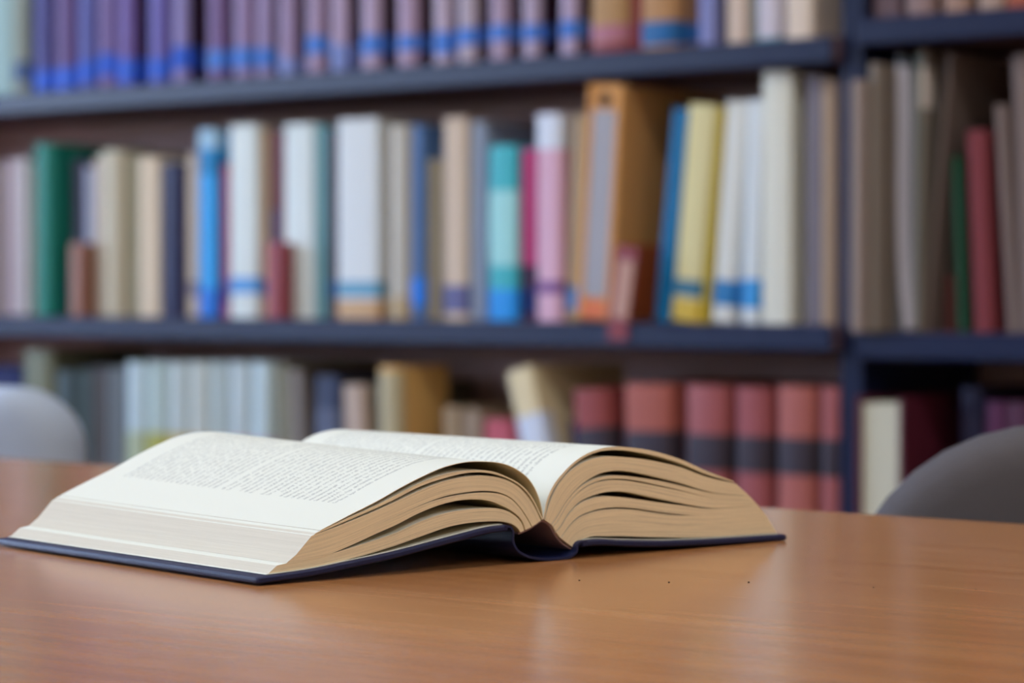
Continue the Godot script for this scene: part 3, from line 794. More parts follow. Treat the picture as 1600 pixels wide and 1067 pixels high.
# ------------------------------------------------------------------ the shelved books, shelf by shelf from left to right
# shelf, left side, thickness, height, lean to the right in degrees, how far it stands proud, depth, binding, colour, name, label, group, bands round the spine (from, to, colour, name)
func book_rows() -> Array:
	return [
	["top", -3.2776, 0.0389, 0.270, 0.0, 0.000, 0.19, "hard", [0.502, 0.518, 0.526], "book", "grey book cut by the left edge of the picture, upper shelf", "", []],
	["top", -3.2347, 0.0727, 0.270, 0.0, 0.000, 0.19, "hard", [0.627, 0.737, 0.736], "book", "pale teal textured book at the left end of the upper shelf", "", []],
	["top", -3.1595, 0.0315, 0.275, 0.0, 0.000, 0.19, "hard", [0.564, 0.588, 0.546], "book", "greenish grey book beside the pale teal one, upper shelf", "", [[0.020, 0.050, [0.253, 0.333, 0.486], "spine_label"]]],
	["top", -3.1271, 0.0078, 0.280, 0.0, -0.010, 0.19, "hard", [0.136, 0.201, 0.284], "book", "thin dark teal book just left of the purple volumes, upper shelf", "", []],
	["top", -3.1049, 0.0396, 0.285, 0.0, 0.000, 0.19, "round", [0.219, 0.122, 0.187], "bound_volume", "purple volume with blue label, first from left in its series, upper shelf", "purple bound volumes on the upper shelf", [[0.000, 0.285, [0.315, 0.300, 0.546], "spine_panel"], [0.004, 0.034, [0.203, 0.382, 0.828], "spine_label"]]],  # this series: maroon sides darkened to paint the shade between the spines
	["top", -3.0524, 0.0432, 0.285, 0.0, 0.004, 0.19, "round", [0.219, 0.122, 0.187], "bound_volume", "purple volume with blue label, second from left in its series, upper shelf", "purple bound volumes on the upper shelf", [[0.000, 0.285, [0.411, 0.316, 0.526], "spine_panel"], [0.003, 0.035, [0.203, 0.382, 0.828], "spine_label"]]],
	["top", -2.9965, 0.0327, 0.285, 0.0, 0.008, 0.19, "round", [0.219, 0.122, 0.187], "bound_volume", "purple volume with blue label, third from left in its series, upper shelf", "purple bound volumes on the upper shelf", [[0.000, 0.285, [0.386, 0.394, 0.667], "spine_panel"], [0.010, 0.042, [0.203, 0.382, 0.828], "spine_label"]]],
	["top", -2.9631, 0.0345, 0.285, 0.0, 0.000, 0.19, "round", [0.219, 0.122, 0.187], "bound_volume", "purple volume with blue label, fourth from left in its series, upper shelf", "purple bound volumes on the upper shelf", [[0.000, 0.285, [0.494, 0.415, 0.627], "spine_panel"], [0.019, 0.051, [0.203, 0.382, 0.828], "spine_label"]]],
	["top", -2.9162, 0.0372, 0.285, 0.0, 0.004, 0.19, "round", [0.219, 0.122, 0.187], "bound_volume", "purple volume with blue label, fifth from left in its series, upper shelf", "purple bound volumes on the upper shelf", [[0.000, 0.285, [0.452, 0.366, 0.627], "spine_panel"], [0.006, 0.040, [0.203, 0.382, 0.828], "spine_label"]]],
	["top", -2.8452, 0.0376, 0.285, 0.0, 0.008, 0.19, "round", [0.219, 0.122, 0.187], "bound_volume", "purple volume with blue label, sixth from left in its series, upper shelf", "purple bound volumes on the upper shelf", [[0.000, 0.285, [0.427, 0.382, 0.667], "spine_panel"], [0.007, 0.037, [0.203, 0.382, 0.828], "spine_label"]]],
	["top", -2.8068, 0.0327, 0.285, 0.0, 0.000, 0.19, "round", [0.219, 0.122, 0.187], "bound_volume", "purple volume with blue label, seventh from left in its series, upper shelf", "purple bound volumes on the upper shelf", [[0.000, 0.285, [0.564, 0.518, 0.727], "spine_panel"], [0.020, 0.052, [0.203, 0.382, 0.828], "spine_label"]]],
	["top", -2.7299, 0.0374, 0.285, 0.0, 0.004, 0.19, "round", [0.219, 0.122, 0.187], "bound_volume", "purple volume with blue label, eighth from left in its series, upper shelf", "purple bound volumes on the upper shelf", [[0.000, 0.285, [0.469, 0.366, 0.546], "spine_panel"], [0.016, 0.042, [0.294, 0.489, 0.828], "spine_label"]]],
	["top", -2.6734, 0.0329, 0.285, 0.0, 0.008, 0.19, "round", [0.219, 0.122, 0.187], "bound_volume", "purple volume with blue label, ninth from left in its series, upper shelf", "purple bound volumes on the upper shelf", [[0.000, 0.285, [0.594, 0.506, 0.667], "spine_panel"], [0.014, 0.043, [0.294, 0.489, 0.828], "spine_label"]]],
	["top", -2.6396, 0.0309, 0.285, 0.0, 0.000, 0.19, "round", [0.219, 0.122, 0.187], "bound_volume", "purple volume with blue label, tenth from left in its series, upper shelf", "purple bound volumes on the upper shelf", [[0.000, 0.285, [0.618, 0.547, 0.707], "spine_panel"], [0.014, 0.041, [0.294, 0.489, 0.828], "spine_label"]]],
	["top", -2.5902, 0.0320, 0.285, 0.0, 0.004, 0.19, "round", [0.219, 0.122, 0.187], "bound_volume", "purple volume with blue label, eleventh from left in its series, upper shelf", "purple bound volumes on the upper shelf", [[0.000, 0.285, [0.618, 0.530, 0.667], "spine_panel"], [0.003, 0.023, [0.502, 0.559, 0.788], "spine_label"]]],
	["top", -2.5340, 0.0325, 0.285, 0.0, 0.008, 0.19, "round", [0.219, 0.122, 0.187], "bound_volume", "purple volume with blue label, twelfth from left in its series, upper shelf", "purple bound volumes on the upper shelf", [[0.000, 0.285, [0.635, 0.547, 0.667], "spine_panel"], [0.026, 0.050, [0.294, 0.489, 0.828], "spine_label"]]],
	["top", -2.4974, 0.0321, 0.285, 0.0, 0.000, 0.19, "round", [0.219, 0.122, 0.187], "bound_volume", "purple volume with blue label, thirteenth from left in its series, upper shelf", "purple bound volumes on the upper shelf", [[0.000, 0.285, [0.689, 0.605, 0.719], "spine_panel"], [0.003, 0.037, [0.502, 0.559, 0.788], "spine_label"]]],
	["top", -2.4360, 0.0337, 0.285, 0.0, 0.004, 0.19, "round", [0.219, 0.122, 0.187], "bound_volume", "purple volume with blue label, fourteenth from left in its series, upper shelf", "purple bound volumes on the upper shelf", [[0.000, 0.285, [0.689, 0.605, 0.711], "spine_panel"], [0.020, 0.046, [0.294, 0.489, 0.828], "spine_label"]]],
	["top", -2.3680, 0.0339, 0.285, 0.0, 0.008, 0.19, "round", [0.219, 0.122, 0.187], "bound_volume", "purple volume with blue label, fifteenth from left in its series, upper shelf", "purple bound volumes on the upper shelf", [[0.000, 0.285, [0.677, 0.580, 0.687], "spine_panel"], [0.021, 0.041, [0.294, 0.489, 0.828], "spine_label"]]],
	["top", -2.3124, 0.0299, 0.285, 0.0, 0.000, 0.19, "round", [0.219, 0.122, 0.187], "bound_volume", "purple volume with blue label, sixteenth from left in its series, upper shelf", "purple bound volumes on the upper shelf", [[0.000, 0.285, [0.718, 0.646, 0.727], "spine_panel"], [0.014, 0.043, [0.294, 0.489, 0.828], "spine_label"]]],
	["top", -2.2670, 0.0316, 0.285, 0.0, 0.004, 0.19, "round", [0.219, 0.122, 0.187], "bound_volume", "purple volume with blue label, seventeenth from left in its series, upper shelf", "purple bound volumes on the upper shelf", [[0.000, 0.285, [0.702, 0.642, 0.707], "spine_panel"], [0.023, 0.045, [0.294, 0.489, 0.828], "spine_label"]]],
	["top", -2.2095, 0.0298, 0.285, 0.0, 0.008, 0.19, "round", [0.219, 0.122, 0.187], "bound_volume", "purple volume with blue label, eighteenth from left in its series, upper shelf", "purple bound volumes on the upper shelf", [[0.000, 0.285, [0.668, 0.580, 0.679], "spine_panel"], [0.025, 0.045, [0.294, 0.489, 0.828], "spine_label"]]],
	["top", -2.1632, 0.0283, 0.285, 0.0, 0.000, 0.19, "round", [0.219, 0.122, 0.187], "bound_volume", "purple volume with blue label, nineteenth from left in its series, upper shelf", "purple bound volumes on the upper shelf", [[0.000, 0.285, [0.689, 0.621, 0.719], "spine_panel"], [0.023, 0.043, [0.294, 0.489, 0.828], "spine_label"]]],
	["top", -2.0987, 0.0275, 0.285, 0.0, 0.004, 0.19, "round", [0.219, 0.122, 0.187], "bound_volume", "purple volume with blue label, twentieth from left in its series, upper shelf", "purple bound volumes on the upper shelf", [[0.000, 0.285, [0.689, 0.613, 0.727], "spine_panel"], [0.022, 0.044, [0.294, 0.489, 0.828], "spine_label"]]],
	["top", -2.0704, 0.0050, 0.285, 0.0, -0.020, 0.19, "hard", [0.203, 0.118, 0.211], "book", "dark maroon volume set back between the purple volumes, upper shelf", "", [[0.020, 0.060, [0.149, 0.291, 0.526], "spine_label"]]],  # added dark slab, painted shade of a gap between purple volumes
	["top", -2.0646, 0.0050, 0.280, 0.0, -0.030, 0.19, "hard", [0.244, 0.135, 0.195], "book", "thin dark maroon volume right of the fourteenth purple volume, upper shelf", "", [[0.030, 0.060, [0.170, 0.209, 0.405], "spine_label"]]],  # likewise a dark slab added for a shaded gap in the series
	["top", -2.0588, 0.0050, 0.280, 0.0, -0.025, 0.19, "hard", [0.278, 0.151, 0.187], "book", "dark maroon volume left of the last purple volume, upper shelf", "", [[0.045, 0.080, [0.170, 0.250, 0.526], "spine_label"]]],  # third slab added for gap shade, its label darkened too
	["top", -2.0530, 0.0586, 0.290, 0.0, 0.000, 0.19, "round", [0.702, 0.547, 0.385], "gold_volume", "broad gold and maroon volume right of the purple series, upper shelf", "gold volumes on the upper shelf", [[0.000, 0.012, [0.544, 0.250, 0.284], "foot_band"], [0.014, 0.034, [0.689, 0.436, 0.506], "spine_label"]]],
	["top", -1.9914, 0.0137, 0.290, 0.0, 0.000, 0.19, "hard", [0.523, 0.201, 0.223], "narrow_book", "narrow maroon book between the two gold volumes, upper shelf", "", []],
	["top", -1.9747, 0.0560, 0.290, 0.0, 0.000, 0.19, "round", [0.710, 0.530, 0.365], "gold_volume", "gold volume with a wide blue label at its foot, upper shelf", "gold volumes on the upper shelf", [[0.006, 0.034, [0.149, 0.394, 0.627], "spine_label"]]],
	["top", -1.9179, 0.0147, 0.280, 0.0, -0.010, 0.19, "hard", [0.502, 0.374, 0.304], "book", "brown book right of the second gold volume, upper shelf", "", [[0.008, 0.030, [0.107, 0.353, 0.606], "spine_label"]]],
	["top", -1.8911, 0.0235, 0.260, 0.0, 0.000, 0.19, "hard", [0.523, 0.539, 0.748], "book", "lilac blue book between brown and black books, upper shelf", "", []],
	["top", -1.8669, 0.0050, 0.260, 0.0, -0.015, 0.19, "hard", [0.170, 0.135, 0.223], "book", "black book beside the beige books, upper shelf", "", []],
	["top", -1.8499, 0.0277, 0.250, 0.0, 0.000, 0.19, "hard", [0.826, 0.737, 0.679], "book", "beige book right of the black one, upper shelf", "", []],
	["top", -1.8214, 0.0083, 0.250, 0.0, -0.008, 0.19, "hard", [0.564, 0.621, 0.627], "book", "thin grey teal book between pale ones, upper shelf", "", []],
	["top", -1.8057, 0.0307, 0.250, 0.0, 0.000, 0.19, "hard", [0.801, 0.765, 0.816], "book", "lilac white book with a teal edge, upper shelf", "", [[0.000, 0.006, [0.377, 0.580, 0.647], "foot_band"]]],
	["top", -1.7658, 0.0364, 0.250, 0.0, 0.000, 0.19, "hard", [0.868, 0.794, 0.736], "book", "broad cream book, last at the right end of the upper shelf", "", []],
	["rtop", -1.6501, 0.0016, 0.240, 0.0, 0.000, 0.19, "hard", [0.253, 0.209, 0.284], "book", "thin dark pamphlet against the upright, upper right bay", "", []],
	["rtop", -1.6467, 0.0355, 0.240, 0.0, 0.000, 0.19, "hard", [0.419, 0.341, 0.373], "book", "dark brown book, first beside the upright in the upper right bay", "", []],
	["rtop", -1.6026, 0.0348, 0.240, 0.0, 0.000, 0.19, "hard", [0.552, 0.448, 0.437], "book", "dusty rose brown book in the upper right bay", "", []],
	["rtop", -1.5545, 0.0300, 0.240, 0.0, 0.000, 0.19, "hard", [0.635, 0.506, 0.453], "book", "light brown book in the upper right bay", "", []],
	["rtop", -1.5105, 0.0310, 0.240, 0.0, 0.000, 0.19, "hard", [0.652, 0.547, 0.494], "book", "tan book left of the red brown one, upper right bay", "", []],
	["rtop", -1.4761, 0.0329, 0.240, 0.0, 0.000, 0.19, "hard", [0.627, 0.333, 0.252], "book", "red brown book at the right edge of the picture, upper right bay", "", []],
	["mid", -3.2576, 0.0462, 0.234, 0.0, 0.000, 0.19, "hard", [0.585, 0.539, 0.546], "book", "grey brown book cut by the left edge of the picture, middle shelf", "", []],
	["mid", -3.2089, 0.0365, 0.231, 0.0, 0.000, 0.19, "hard", [0.523, 0.448, 0.437], "book", "dull brown book at the left edge of the picture, middle shelf", "", []],
	["mid", -3.1699, 0.0213, 0.233, 0.0, 0.000, 0.19, "hard", [0.743, 0.662, 0.687], "book", "thin pinkish grey book near the left edge, middle shelf", "", []],
	["mid", -3.1461, 0.0197, 0.235, 0.0, 0.000, 0.19, "hard", [0.760, 0.737, 0.736], "book", "thin pale grey book left of the green one, middle shelf", "", []],
	["mid", -3.1257, 0.0123, 0.221, 0.0, -0.005, 0.19, "hard", [0.577, 0.522, 0.461], "book", "narrow taupe book touching the green one, middle shelf", "", []],
	["mid", -3.0765, 0.0450, 0.252, 0.0, 0.025, 0.19, "round", [0.097, 0.474, 0.421], "book", "dark green clothbound book standing proud on the middle shelf", "", []],
	["mid", -3.0256, 0.0245, 0.229, 0.0, 0.000, 0.19, "hard", [0.303, 0.308, 0.405], "book", "slate blue book right of the green one, middle shelf", "", [[0.012, 0.055, [0.211, 0.333, 0.768], "spine_label"]]],
	["mid", -2.9987, 0.0187, 0.217, 0.0, 0.000, 0.19, "hard", [0.652, 0.679, 0.788], "book", "thin pale blue book, middle shelf", "", []],
	["mid", -2.9776, 0.0172, 0.231, 0.0, 0.000, 0.19, "hard", [0.793, 0.737, 0.703], "book", "thin pinkish white book right of the pale blue one, middle shelf", "", []],
	["mid", -2.9580, 0.0487, 0.240, 0.0, 0.000, 0.19, "round", [0.768, 0.728, 0.639], "book", "cream book with a rounded spine behind the brown booklet, middle shelf", "", []],
	["mid", -2.9085, 0.0185, 0.230, 0.0, -0.006, 0.19, "hard", [0.635, 0.621, 0.534], "book", "khaki book between two cream ones, middle shelf", "", []],
	["mid", -2.8811, 0.0435, 0.228, 0.0, 0.000, 0.19, "hard", [0.851, 0.769, 0.663], "book", "cream book just left of the black one, middle shelf", "", []],
	["mid", -2.8296, 0.0387, 0.217, 0.0, 0.004, 0.19, "hard", [0.128, 0.126, 0.276], "book", "black navy book between cream and beige ones, middle shelf", "", []],
	["mid", -2.7900, 0.0050, 0.212, 0.0, -0.004, 0.19, "hard", [0.311, 0.192, 0.244], "book", "thin maroon book right of the black one, middle shelf", "", []],
	["mid", -2.7796, 0.0212, 0.229, 0.0, 0.000, 0.19, "hard", [0.760, 0.683, 0.606], "book", "beige book left of the bright blue one, middle shelf", "", [[0.030, 0.050, [0.502, 0.456, 0.486], "spine_band"]]],
	["mid", -2.7455, 0.0338, 0.262, 0.0, 0.010, 0.19, "hard", [0.193, 0.628, 0.907], "book", "bright blue book with a pale top panel, middle shelf", "", [[0.235, 0.262, [0.634, 0.774, 0.866], "top_panel"], [0.200, 0.232, [0.088, 0.503, 0.736], "title_panel"], [0.000, 0.040, [0.151, 0.462, 0.838], "spine_label"]]],
	["mid", -2.7109, 0.0143, 0.214, 0.0, 0.000, 0.19, "hard", [0.702, 0.333, 0.486], "book", "mauve red book right of the bright blue one, middle shelf", "", [[0.020, 0.050, [0.461, 0.250, 0.526], "spine_label"]]],
	["mid", -2.6860, 0.0543, 0.266, 0.0, 0.008, 0.19, "hard", [0.851, 0.877, 0.865], "book", "white book with a blue label beside the mauve one, middle shelf", "", [[0.034, 0.056, [0.357, 0.600, 0.848], "spine_label"]]],
	["mid", -2.6309, 0.0122, 0.260, 0.0, 0.000, 0.19, "hard", [0.752, 0.621, 0.486], "book", "tan book right of the labelled white one, middle shelf", "", [[0.030, 0.052, [0.190, 0.394, 0.606], "spine_label"]]],
	["mid", -2.6179, 0.0137, 0.256, 0.0, -0.004, 0.19, "hard", [0.261, 0.324, 0.494], "book", "thin dark blue book, middle shelf", "", [[0.150, 0.280, [0.398, 0.271, 0.324], "spine_band"], [0.020, 0.046, [0.120, 0.312, 0.506], "spine_label"]]],
	["mid", -2.5966, 0.0064, 0.254, 0.0, 0.000, 0.19, "hard", [0.627, 0.382, 0.413], "book", "very thin dusty red book, middle shelf", "", []],
	["mid", -2.5880, 0.0549, 0.264, 0.0, 0.000, 0.19, "hard", [0.864, 0.897, 0.897], "book", "white book behind the small red booklet, middle shelf", "", []],
	["mid", -2.5323, 0.0205, 0.261, 0.0, -0.004, 0.19, "hard", [0.386, 0.588, 0.615], "book", "grey teal book right of the second white one, middle shelf", "", []],
	["mid", -2.5110, 0.0140, 0.253, 0.0, -0.006, 0.19, "hard", [0.303, 0.242, 0.300], "book", "dark plum book left of the broad white one, middle shelf", "", [[0.030, 0.050, [0.128, 0.168, 0.445], "spine_label"]]],
	["mid", -2.4784, 0.0735, 0.265, 0.0, 0.010, 0.19, "hard", [0.863, 0.880, 0.892], "book", "broadest white book with a tan foot, middle shelf", "", [[0.000, 0.026, [0.796, 0.644, 0.487], "foot_band"], [0.030, 0.050, [0.400, 0.624, 0.751], "spine_label"]]],
	["mid", -2.4041, 0.0074, 0.258, 0.0, -0.006, 0.19, "hard", [0.677, 0.605, 0.510], "book", "taupe book right of the broadest white one, middle shelf", "", []],
	["mid", -2.3890, 0.0331, 0.255, 0.0, 0.000, 0.19, "round", [0.760, 0.737, 0.695], "book", "pale grey book with a rounded spine, middle shelf", "", [[0.000, 0.030, [0.731, 0.642, 0.506], "foot_band"]]],
	["mid", -2.3538, 0.0192, 0.254, 0.0, 0.000, 0.19, "hard", [0.336, 0.464, 0.667], "book", "blue book whose label is bright blue, middle shelf", "", [[0.018, 0.055, [0.190, 0.518, 0.929], "spine_label"]]],
	["mid", -2.3338, 0.0200, 0.209, 0.0, -0.008, 0.19, "hard", [0.606, 0.559, 0.477], "book", "short olive grey book right of the blue one, middle shelf", "", []],
	["mid", -2.2980, 0.0396, 0.261, 0.0, 0.000, 0.19, "hard", [0.826, 0.737, 0.655], "book", "tall beige book with a dull purple label, middle shelf", "", [[0.010, 0.045, [0.398, 0.394, 0.566], "spine_label"]]],
	["mid", -2.2576, 0.0255, 0.255, 0.0, -0.006, 0.19, "hard", [0.552, 0.588, 0.663], "book", "blue grey book left of the turquoise one, middle shelf", "", []],
	["mid", -2.2138, 0.0446, 0.222, 0.0, 0.008, 0.19, "hard", [0.264, 0.703, 0.752], "book", "turquoise book with a pale middle panel and blue foot, middle shelf", "", [[0.070, 0.165, [0.634, 0.853, 0.858], "title_panel"], [0.000, 0.040, [0.164, 0.587, 0.907], "foot_band"]]],
	["mid", -2.1683, 0.0240, 0.217, 0.0, 0.000, 0.19, "hard", [0.752, 0.275, 0.494], "book", "magenta book right of the turquoise one, middle shelf", "", [[0.000, 0.070, [0.253, 0.168, 0.284], "foot_band"], [0.010, 0.040, [0.149, 0.333, 0.687], "spine_label"]]],
	["mid", -2.1347, 0.0382, 0.259, 0.0, 0.008, 0.19, "hard", [0.864, 0.687, 0.776], "book", "pink book with a white top, middle shelf", "", [[0.215, 0.285, [0.855, 0.877, 0.936], "top_panel"], [0.035, 0.050, [0.502, 0.333, 0.566], "spine_label"]]],
	["mid", -2.0957, 0.0193, 0.257, 2.9, 0.000, 0.19, "hard", [0.702, 0.613, 0.494], "book", "khaki brown book leaning on the box file, middle shelf", "", [[0.014, 0.042, [0.294, 0.539, 0.808], "spine_label"]]],
	["mid", -1.9542, 0.0231, 0.257, 6.2, 0.004, 0.19, "hard", [0.037, 0.437, 0.654], "book", "deep blue book leaning right, beside the box file, middle shelf", "", []],
	["mid", -1.9252, 0.0398, 0.260, 5.6, 0.008, 0.19, "hard", [0.868, 0.819, 0.615], "book", "pale yellow book leaning right, middle shelf", "", [[0.030, 0.050, [0.253, 0.456, 0.566], "spine_label"], [0.000, 0.026, [0.835, 0.704, 0.284], "foot_band"]]],
	["mid", -1.8846, 0.0104, 0.256, 5.6, 0.004, 0.19, "hard", [0.760, 0.662, 0.195], "book", "thin mustard yellow book leaning right, middle shelf", "", []],
	["mid", -1.8685, 0.0306, 0.262, 4.7, 0.004, 0.19, "hard", [0.855, 0.852, 0.828], "book", "mottled white book leaning right behind the mustard one, middle shelf", "", [[0.020, 0.050, [0.190, 0.477, 0.707], "spine_label"]]],
	["mid", -1.8207, 0.0218, 0.262, 1.8, 0.010, 0.19, "hard", [0.860, 0.885, 0.905], "book", "glossy white book leaning against the tall white volume, middle shelf", "", [[0.018, 0.052, [0.253, 0.600, 0.869], "spine_label"]]],
	["mid", -1.7910, 0.0412, 0.294, 0.0, 0.012, 0.19, "hard", [0.857, 0.849, 0.801], "book", "tallest white volume on the middle shelf", "", []],
	["mid", -1.7373, 0.0193, 0.287, 0.0, 0.000, 0.19, "hard", [0.522, 0.499, 0.558], "book", "grey magazine binder right of the tallest white volume, middle shelf", "", []],
	["mid", -1.7152, 0.0139, 0.282, 0.0, 0.000, 0.19, "hard", [0.719, 0.617, 0.531], "book", "tan magazine binder near the upright, middle shelf", "", []],
	["mid", -1.7005, 0.0050, 0.280, 0.0, -0.010, 0.19, "hard", [0.270, 0.285, 0.435], "book", "thin navy magazine near the upright, middle shelf", "", []],
	["mid", -1.6876, 0.0042, 0.281, 0.0, 0.006, 0.19, "hard", [0.632, 0.553, 0.517], "book", "brown grey magazine against the upright, middle shelf", "", []],
	["rmid", -1.6445, 0.0184, 0.282, 0.0, 0.050, 0.20, "hard", [0.560, 0.489, 0.457], "book", "tan grey magazine standing proud in front of the upright, middle right bay", "", []],
	["rmid", -1.6251, 0.0116, 0.300, 0.0, 0.042, 0.19, "hard", [0.535, 0.489, 0.457], "book", "grey brown binder, first beside the upright in the middle right bay", "", []],
	["rmid", -1.6127, 0.0050, 0.311, 0.0, 0.004, 0.19, "hard", [0.494, 0.522, 0.574], "book", "blue grey magazine in the middle right bay", "", []],
	["rmid", -1.5904, 0.0050, 0.313, 0.0, 0.000, 0.19, "hard", [0.535, 0.580, 0.550], "book", "thin greenish grey magazine in the middle right bay", "", []],
	["rmid", -1.5846, 0.0050, 0.315, 0.9, 0.006, 0.19, "hard", [0.535, 0.497, 0.469], "book", "thin grey magazine with a white top corner, middle right bay", "", [[0.250, 0.296, [0.855, 0.807, 0.788], "top_corner"]]],
	["rmid", -1.5788, 0.0050, 0.311, 5.5, 0.000, 0.19, "hard", [0.469, 0.407, 0.389], "book", "dark grey brown magazine leaning right in the middle right bay", "", []],
	["rmid", -1.5648, 0.0130, 0.064, 0.0, -0.020, 0.19, "hard", [0.378, 0.212, 0.206], "book", "short red brown book behind the leaning magazine, middle right bay", "", []],
	["rmid", -1.5407, 0.0104, 0.196, -2.9, -0.010, 0.19, "hard", [0.161, 0.333, 0.244], "book", "short green book leaning left beside the red one, middle right bay", "", []],
	["rmid", -1.5145, 0.0247, 0.223, -2.9, 0.000, 0.19, "hard", [0.494, 0.217, 0.244], "book", "brick red book leaning left in the middle right bay", "", []],
	["rmid", -1.4729, 0.0140, 0.250, -4.0, 0.000, 0.19, "hard", [0.485, 0.415, 0.397], "book", "grey tan book leaning left, right of the brick red one", "", []],
	["rmid", -1.4563, 0.0209, 0.303, -2.4, 0.000, 0.19, "hard", [0.485, 0.415, 0.397], "book", "tall grey tan book at the right edge of the picture, middle right bay", "", []],
	["low", -3.2347, 0.0950, 0.253, 0.0, 0.000, 0.19, "hard", [0.111, 0.135, 0.332], "book", "navy book at the left edge of the picture, lower shelf", "", []],
	["low", -3.1328, 0.0661, 0.280, 0.0, 0.000, 0.19, "round", [0.477, 0.489, 0.413], "book", "olive grey book with a rounded spine above the left chair, lower shelf", "", []],
	["low", -3.0629, 0.0362, 0.249, 0.0, 0.000, 0.19, "hard", [0.303, 0.357, 0.373], "book", "dark teal grey book right of the olive one, lower shelf", "", []],
	["low", -3.0258, 0.0296, 0.251, 0.0, -0.008, 0.19, "hard", [0.278, 0.333, 0.340], "book", "second dark teal grey book, left of the brown grey one, lower shelf", "", []],
	["low", -2.9954, 0.0283, 0.257, 0.0, -0.012, 0.19, "hard", [0.336, 0.316, 0.316], "book", "brown grey book on the lower shelf", "", []],
	["low", -2.9568, 0.0405, 0.256, 0.0, -0.005, 0.19, "hard", [0.411, 0.427, 0.437], "book", "mid grey book left of the white volumes, lower shelf", "", []],
	["low", -2.8975, 0.0424, 0.265, 0.0, 0.006, 0.19, "round", [0.743, 0.811, 0.832], "white_volume", "white volume with coloured foot, first from left in its set, lower shelf", "white volumes on the lower shelf", [[0.000, 0.166, [0.689, 0.724, 0.606], "foot_panel"]]],
	["low", -2.8515, 0.0377, 0.266, 0.0, 0.006, 0.19, "round", [0.718, 0.786, 0.776], "white_volume", "white volume with coloured foot, second from left in its set, lower shelf", "white volumes on the lower shelf", [[0.000, 0.166, [0.689, 0.683, 0.365], "foot_panel"]]],
	["low", -2.8101, 0.0411, 0.267, 0.0, 0.006, 0.19, "round", [0.743, 0.786, 0.784], "white_volume", "white volume with coloured foot, third from left in its set, lower shelf", "white volumes on the lower shelf", [[0.000, 0.166, [0.743, 0.662, 0.385], "foot_panel"]]],
	["low", -2.7654, 0.0379, 0.268, 0.0, 0.006, 0.19, "round", [0.768, 0.794, 0.776], "white_volume", "white volume with coloured foot, fourth from left in its set, lower shelf", "white volumes on the lower shelf", [[0.000, 0.166, [0.772, 0.642, 0.486], "foot_panel"]]],
	["low", -2.7239, 0.0348, 0.268, 0.0, 0.006, 0.19, "round", [0.710, 0.761, 0.760], "white_volume", "white volume with coloured foot, fifth from left in its set, lower shelf", "white volumes on the lower shelf", [[0.000, 0.166, [0.772, 0.621, 0.566], "foot_panel"]]],
	["low", -2.6856, 0.0394, 0.269, 0.0, 0.006, 0.19, "round", [0.752, 0.802, 0.816], "white_volume", "white volume with coloured foot, sixth from left in its set, lower shelf", "white volumes on the lower shelf", [[0.000, 0.166, [0.793, 0.621, 0.647], "foot_panel"]]],
	["low", -2.6427, 0.0412, 0.270, 0.0, 0.006, 0.19, "round", [0.743, 0.811, 0.832], "white_volume", "white volume with coloured foot, seventh from left in its set, lower shelf", "white volumes on the lower shelf", [[0.000, 0.166, [0.752, 0.704, 0.768], "foot_panel"]]],
	["low", -2.5856, 0.0173, 0.269, -3.4, 0.000, 0.19, "hard", [0.627, 0.621, 0.566], "book", "stone grey book leaning left on the white volumes, lower shelf", "", []],
	["low", -2.5624, 0.0232, 0.260, -3.7, 0.000, 0.19, "hard", [0.502, 0.464, 0.445], "book", "taupe book leaning left, next after the stone grey one, lower shelf", "", []],
	["low", -2.5285, 0.0419, 0.253, 0.0, 0.000, 0.19, "hard", [0.228, 0.258, 0.365], "book", "slate navy book on the lower shelf, above the far page crest", "", [[0.170, 0.210, [0.357, 0.382, 0.477], "title_panel"]]],
	["low", -2.4644, 0.0363, 0.242, -3.3, 0.000, 0.19, "hard", [0.743, 0.654, 0.598], "book", "pinkish beige book leaning left, lower shelf", "", []],
	["low", -2.4272, 0.0153, 0.244, -1.1, -0.010, 0.19, "hard", [0.411, 0.394, 0.332], "book", "dark olive book left of the golden tan volume, lower shelf", "", []],
	["low", -2.3728, 0.0384, 0.269, -1.9, 0.030, 0.09, "round", [0.881, 0.691, 0.420], "book", "golden tan volume with its cloth side showing, lower shelf", "", [[0.000, 0.262, [0.715, 0.657, 0.522], "spine_panel"]]],
	["low", -2.3002, 0.0276, 0.218, 0.0, 0.000, 0.19, "hard", [0.660, 0.572, 0.469], "book", "short tan book in the gap of the lower shelf", "", []],
	["low", -2.2718, 0.0310, 0.214, 0.0, -0.006, 0.19, "hard", [0.627, 0.547, 0.477], "book", "short grey tan book beside the pink one, lower shelf", "", []],
	["low", -2.2281, 0.0439, 0.204, 0.0, 0.000, 0.19, "hard", [0.752, 0.366, 0.421], "book", "short rose pink book, lowest on the lower shelf", "", []],
	["low", -2.1001, 0.0407, 0.275, -15.9, 0.020, 0.19, "hard", [0.903, 0.830, 0.675], "book", "cream book leaning far left, alone above the page crest, lower shelf", "", [[0.000, 0.215, [0.838, 0.865, 0.936], "lower_panel"]]],
	["low", -2.0586, 0.0050, 0.208, -8.3, 0.000, 0.19, "hard", [0.214, 0.164, 0.428], "book", "dark violet book squeezed between cream and red ones, lower shelf", "", []],
	["low", -2.0528, 0.0552, 0.246, -5.6, 0.006, 0.19, "round", [0.593, 0.294, 0.295], "leather_volume", "red leather volume with dark title band, first from left in its set", "red leather volumes on the lower shelf", [[0.155, 0.198, [0.249, 0.215, 0.256], "title_band"], [0.072, 0.100, [0.341, 0.199, 0.240], "volume_label"]]],
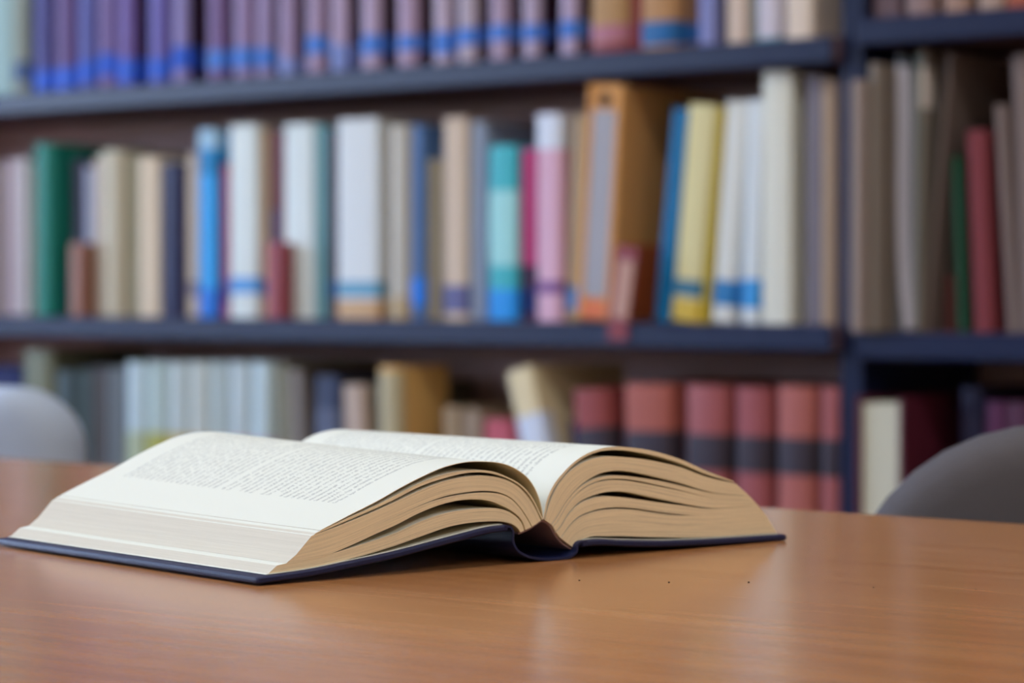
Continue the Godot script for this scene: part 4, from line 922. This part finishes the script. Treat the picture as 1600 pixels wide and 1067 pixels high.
	["low", -1.9907, 0.0726, 0.255, -1.3, 0.006, 0.19, "round", [0.673, 0.374, 0.333], "leather_volume", "red leather volume with dark title band, second from left in its set", "red leather volumes on the lower shelf", [[0.155, 0.198, [0.249, 0.215, 0.256], "title_band"], [0.072, 0.100, [0.341, 0.199, 0.240], "volume_label"]]],
	["low", -1.9019, 0.0608, 0.256, 0.0, 0.006, 0.19, "round", [0.641, 0.350, 0.357], "leather_volume", "red leather volume with dark title band, third from left in its set", "red leather volumes on the lower shelf", [[0.155, 0.198, [0.249, 0.215, 0.256], "title_band"], [0.072, 0.100, [0.341, 0.199, 0.240], "volume_label"]]],
	["low", -1.8290, 0.0482, 0.255, 0.0, 0.006, 0.19, "round", [0.625, 0.334, 0.349], "leather_volume", "red leather volume with dark title band, fourth from left in its set", "red leather volumes on the lower shelf", [[0.155, 0.198, [0.249, 0.215, 0.256], "title_band"], [0.072, 0.100, [0.341, 0.199, 0.240], "volume_label"]]],
	["low", -1.7698, 0.0515, 0.258, 0.0, 0.006, 0.19, "round", [0.681, 0.390, 0.364], "leather_volume", "red leather volume with dark title band, fifth from left in its set", "red leather volumes on the lower shelf", [[0.155, 0.198, [0.249, 0.215, 0.256], "title_band"], [0.072, 0.100, [0.341, 0.199, 0.240], "volume_label"]]],
	["low", -1.7103, 0.0260, 0.258, 0.0, 0.006, 0.19, "round", [0.641, 0.358, 0.364], "leather_volume", "red leather volume with dark title band, sixth from left in its set", "red leather volumes on the lower shelf", [[0.155, 0.198, [0.249, 0.215, 0.256], "title_band"], [0.072, 0.100, [0.341, 0.199, 0.240], "volume_label"]]],
	["rlow", -1.5433, 0.0283, 0.261, 0.0, -0.020, 0.19, "hard", [0.145, 0.135, 0.235], "book", "near black volume right of the maroon book, lower right bay", "", []],
	["rlow", -1.5050, 0.0246, 0.247, 0.0, -0.010, 0.19, "hard", [0.344, 0.168, 0.300], "book", "plum book in the lower right bay", "", []],
	["rlow", -1.4786, 0.0267, 0.247, 0.0, -0.010, 0.19, "hard", [0.328, 0.184, 0.276], "book", "plum brown book at the right edge of the picture, lower right bay", "", []],
	]
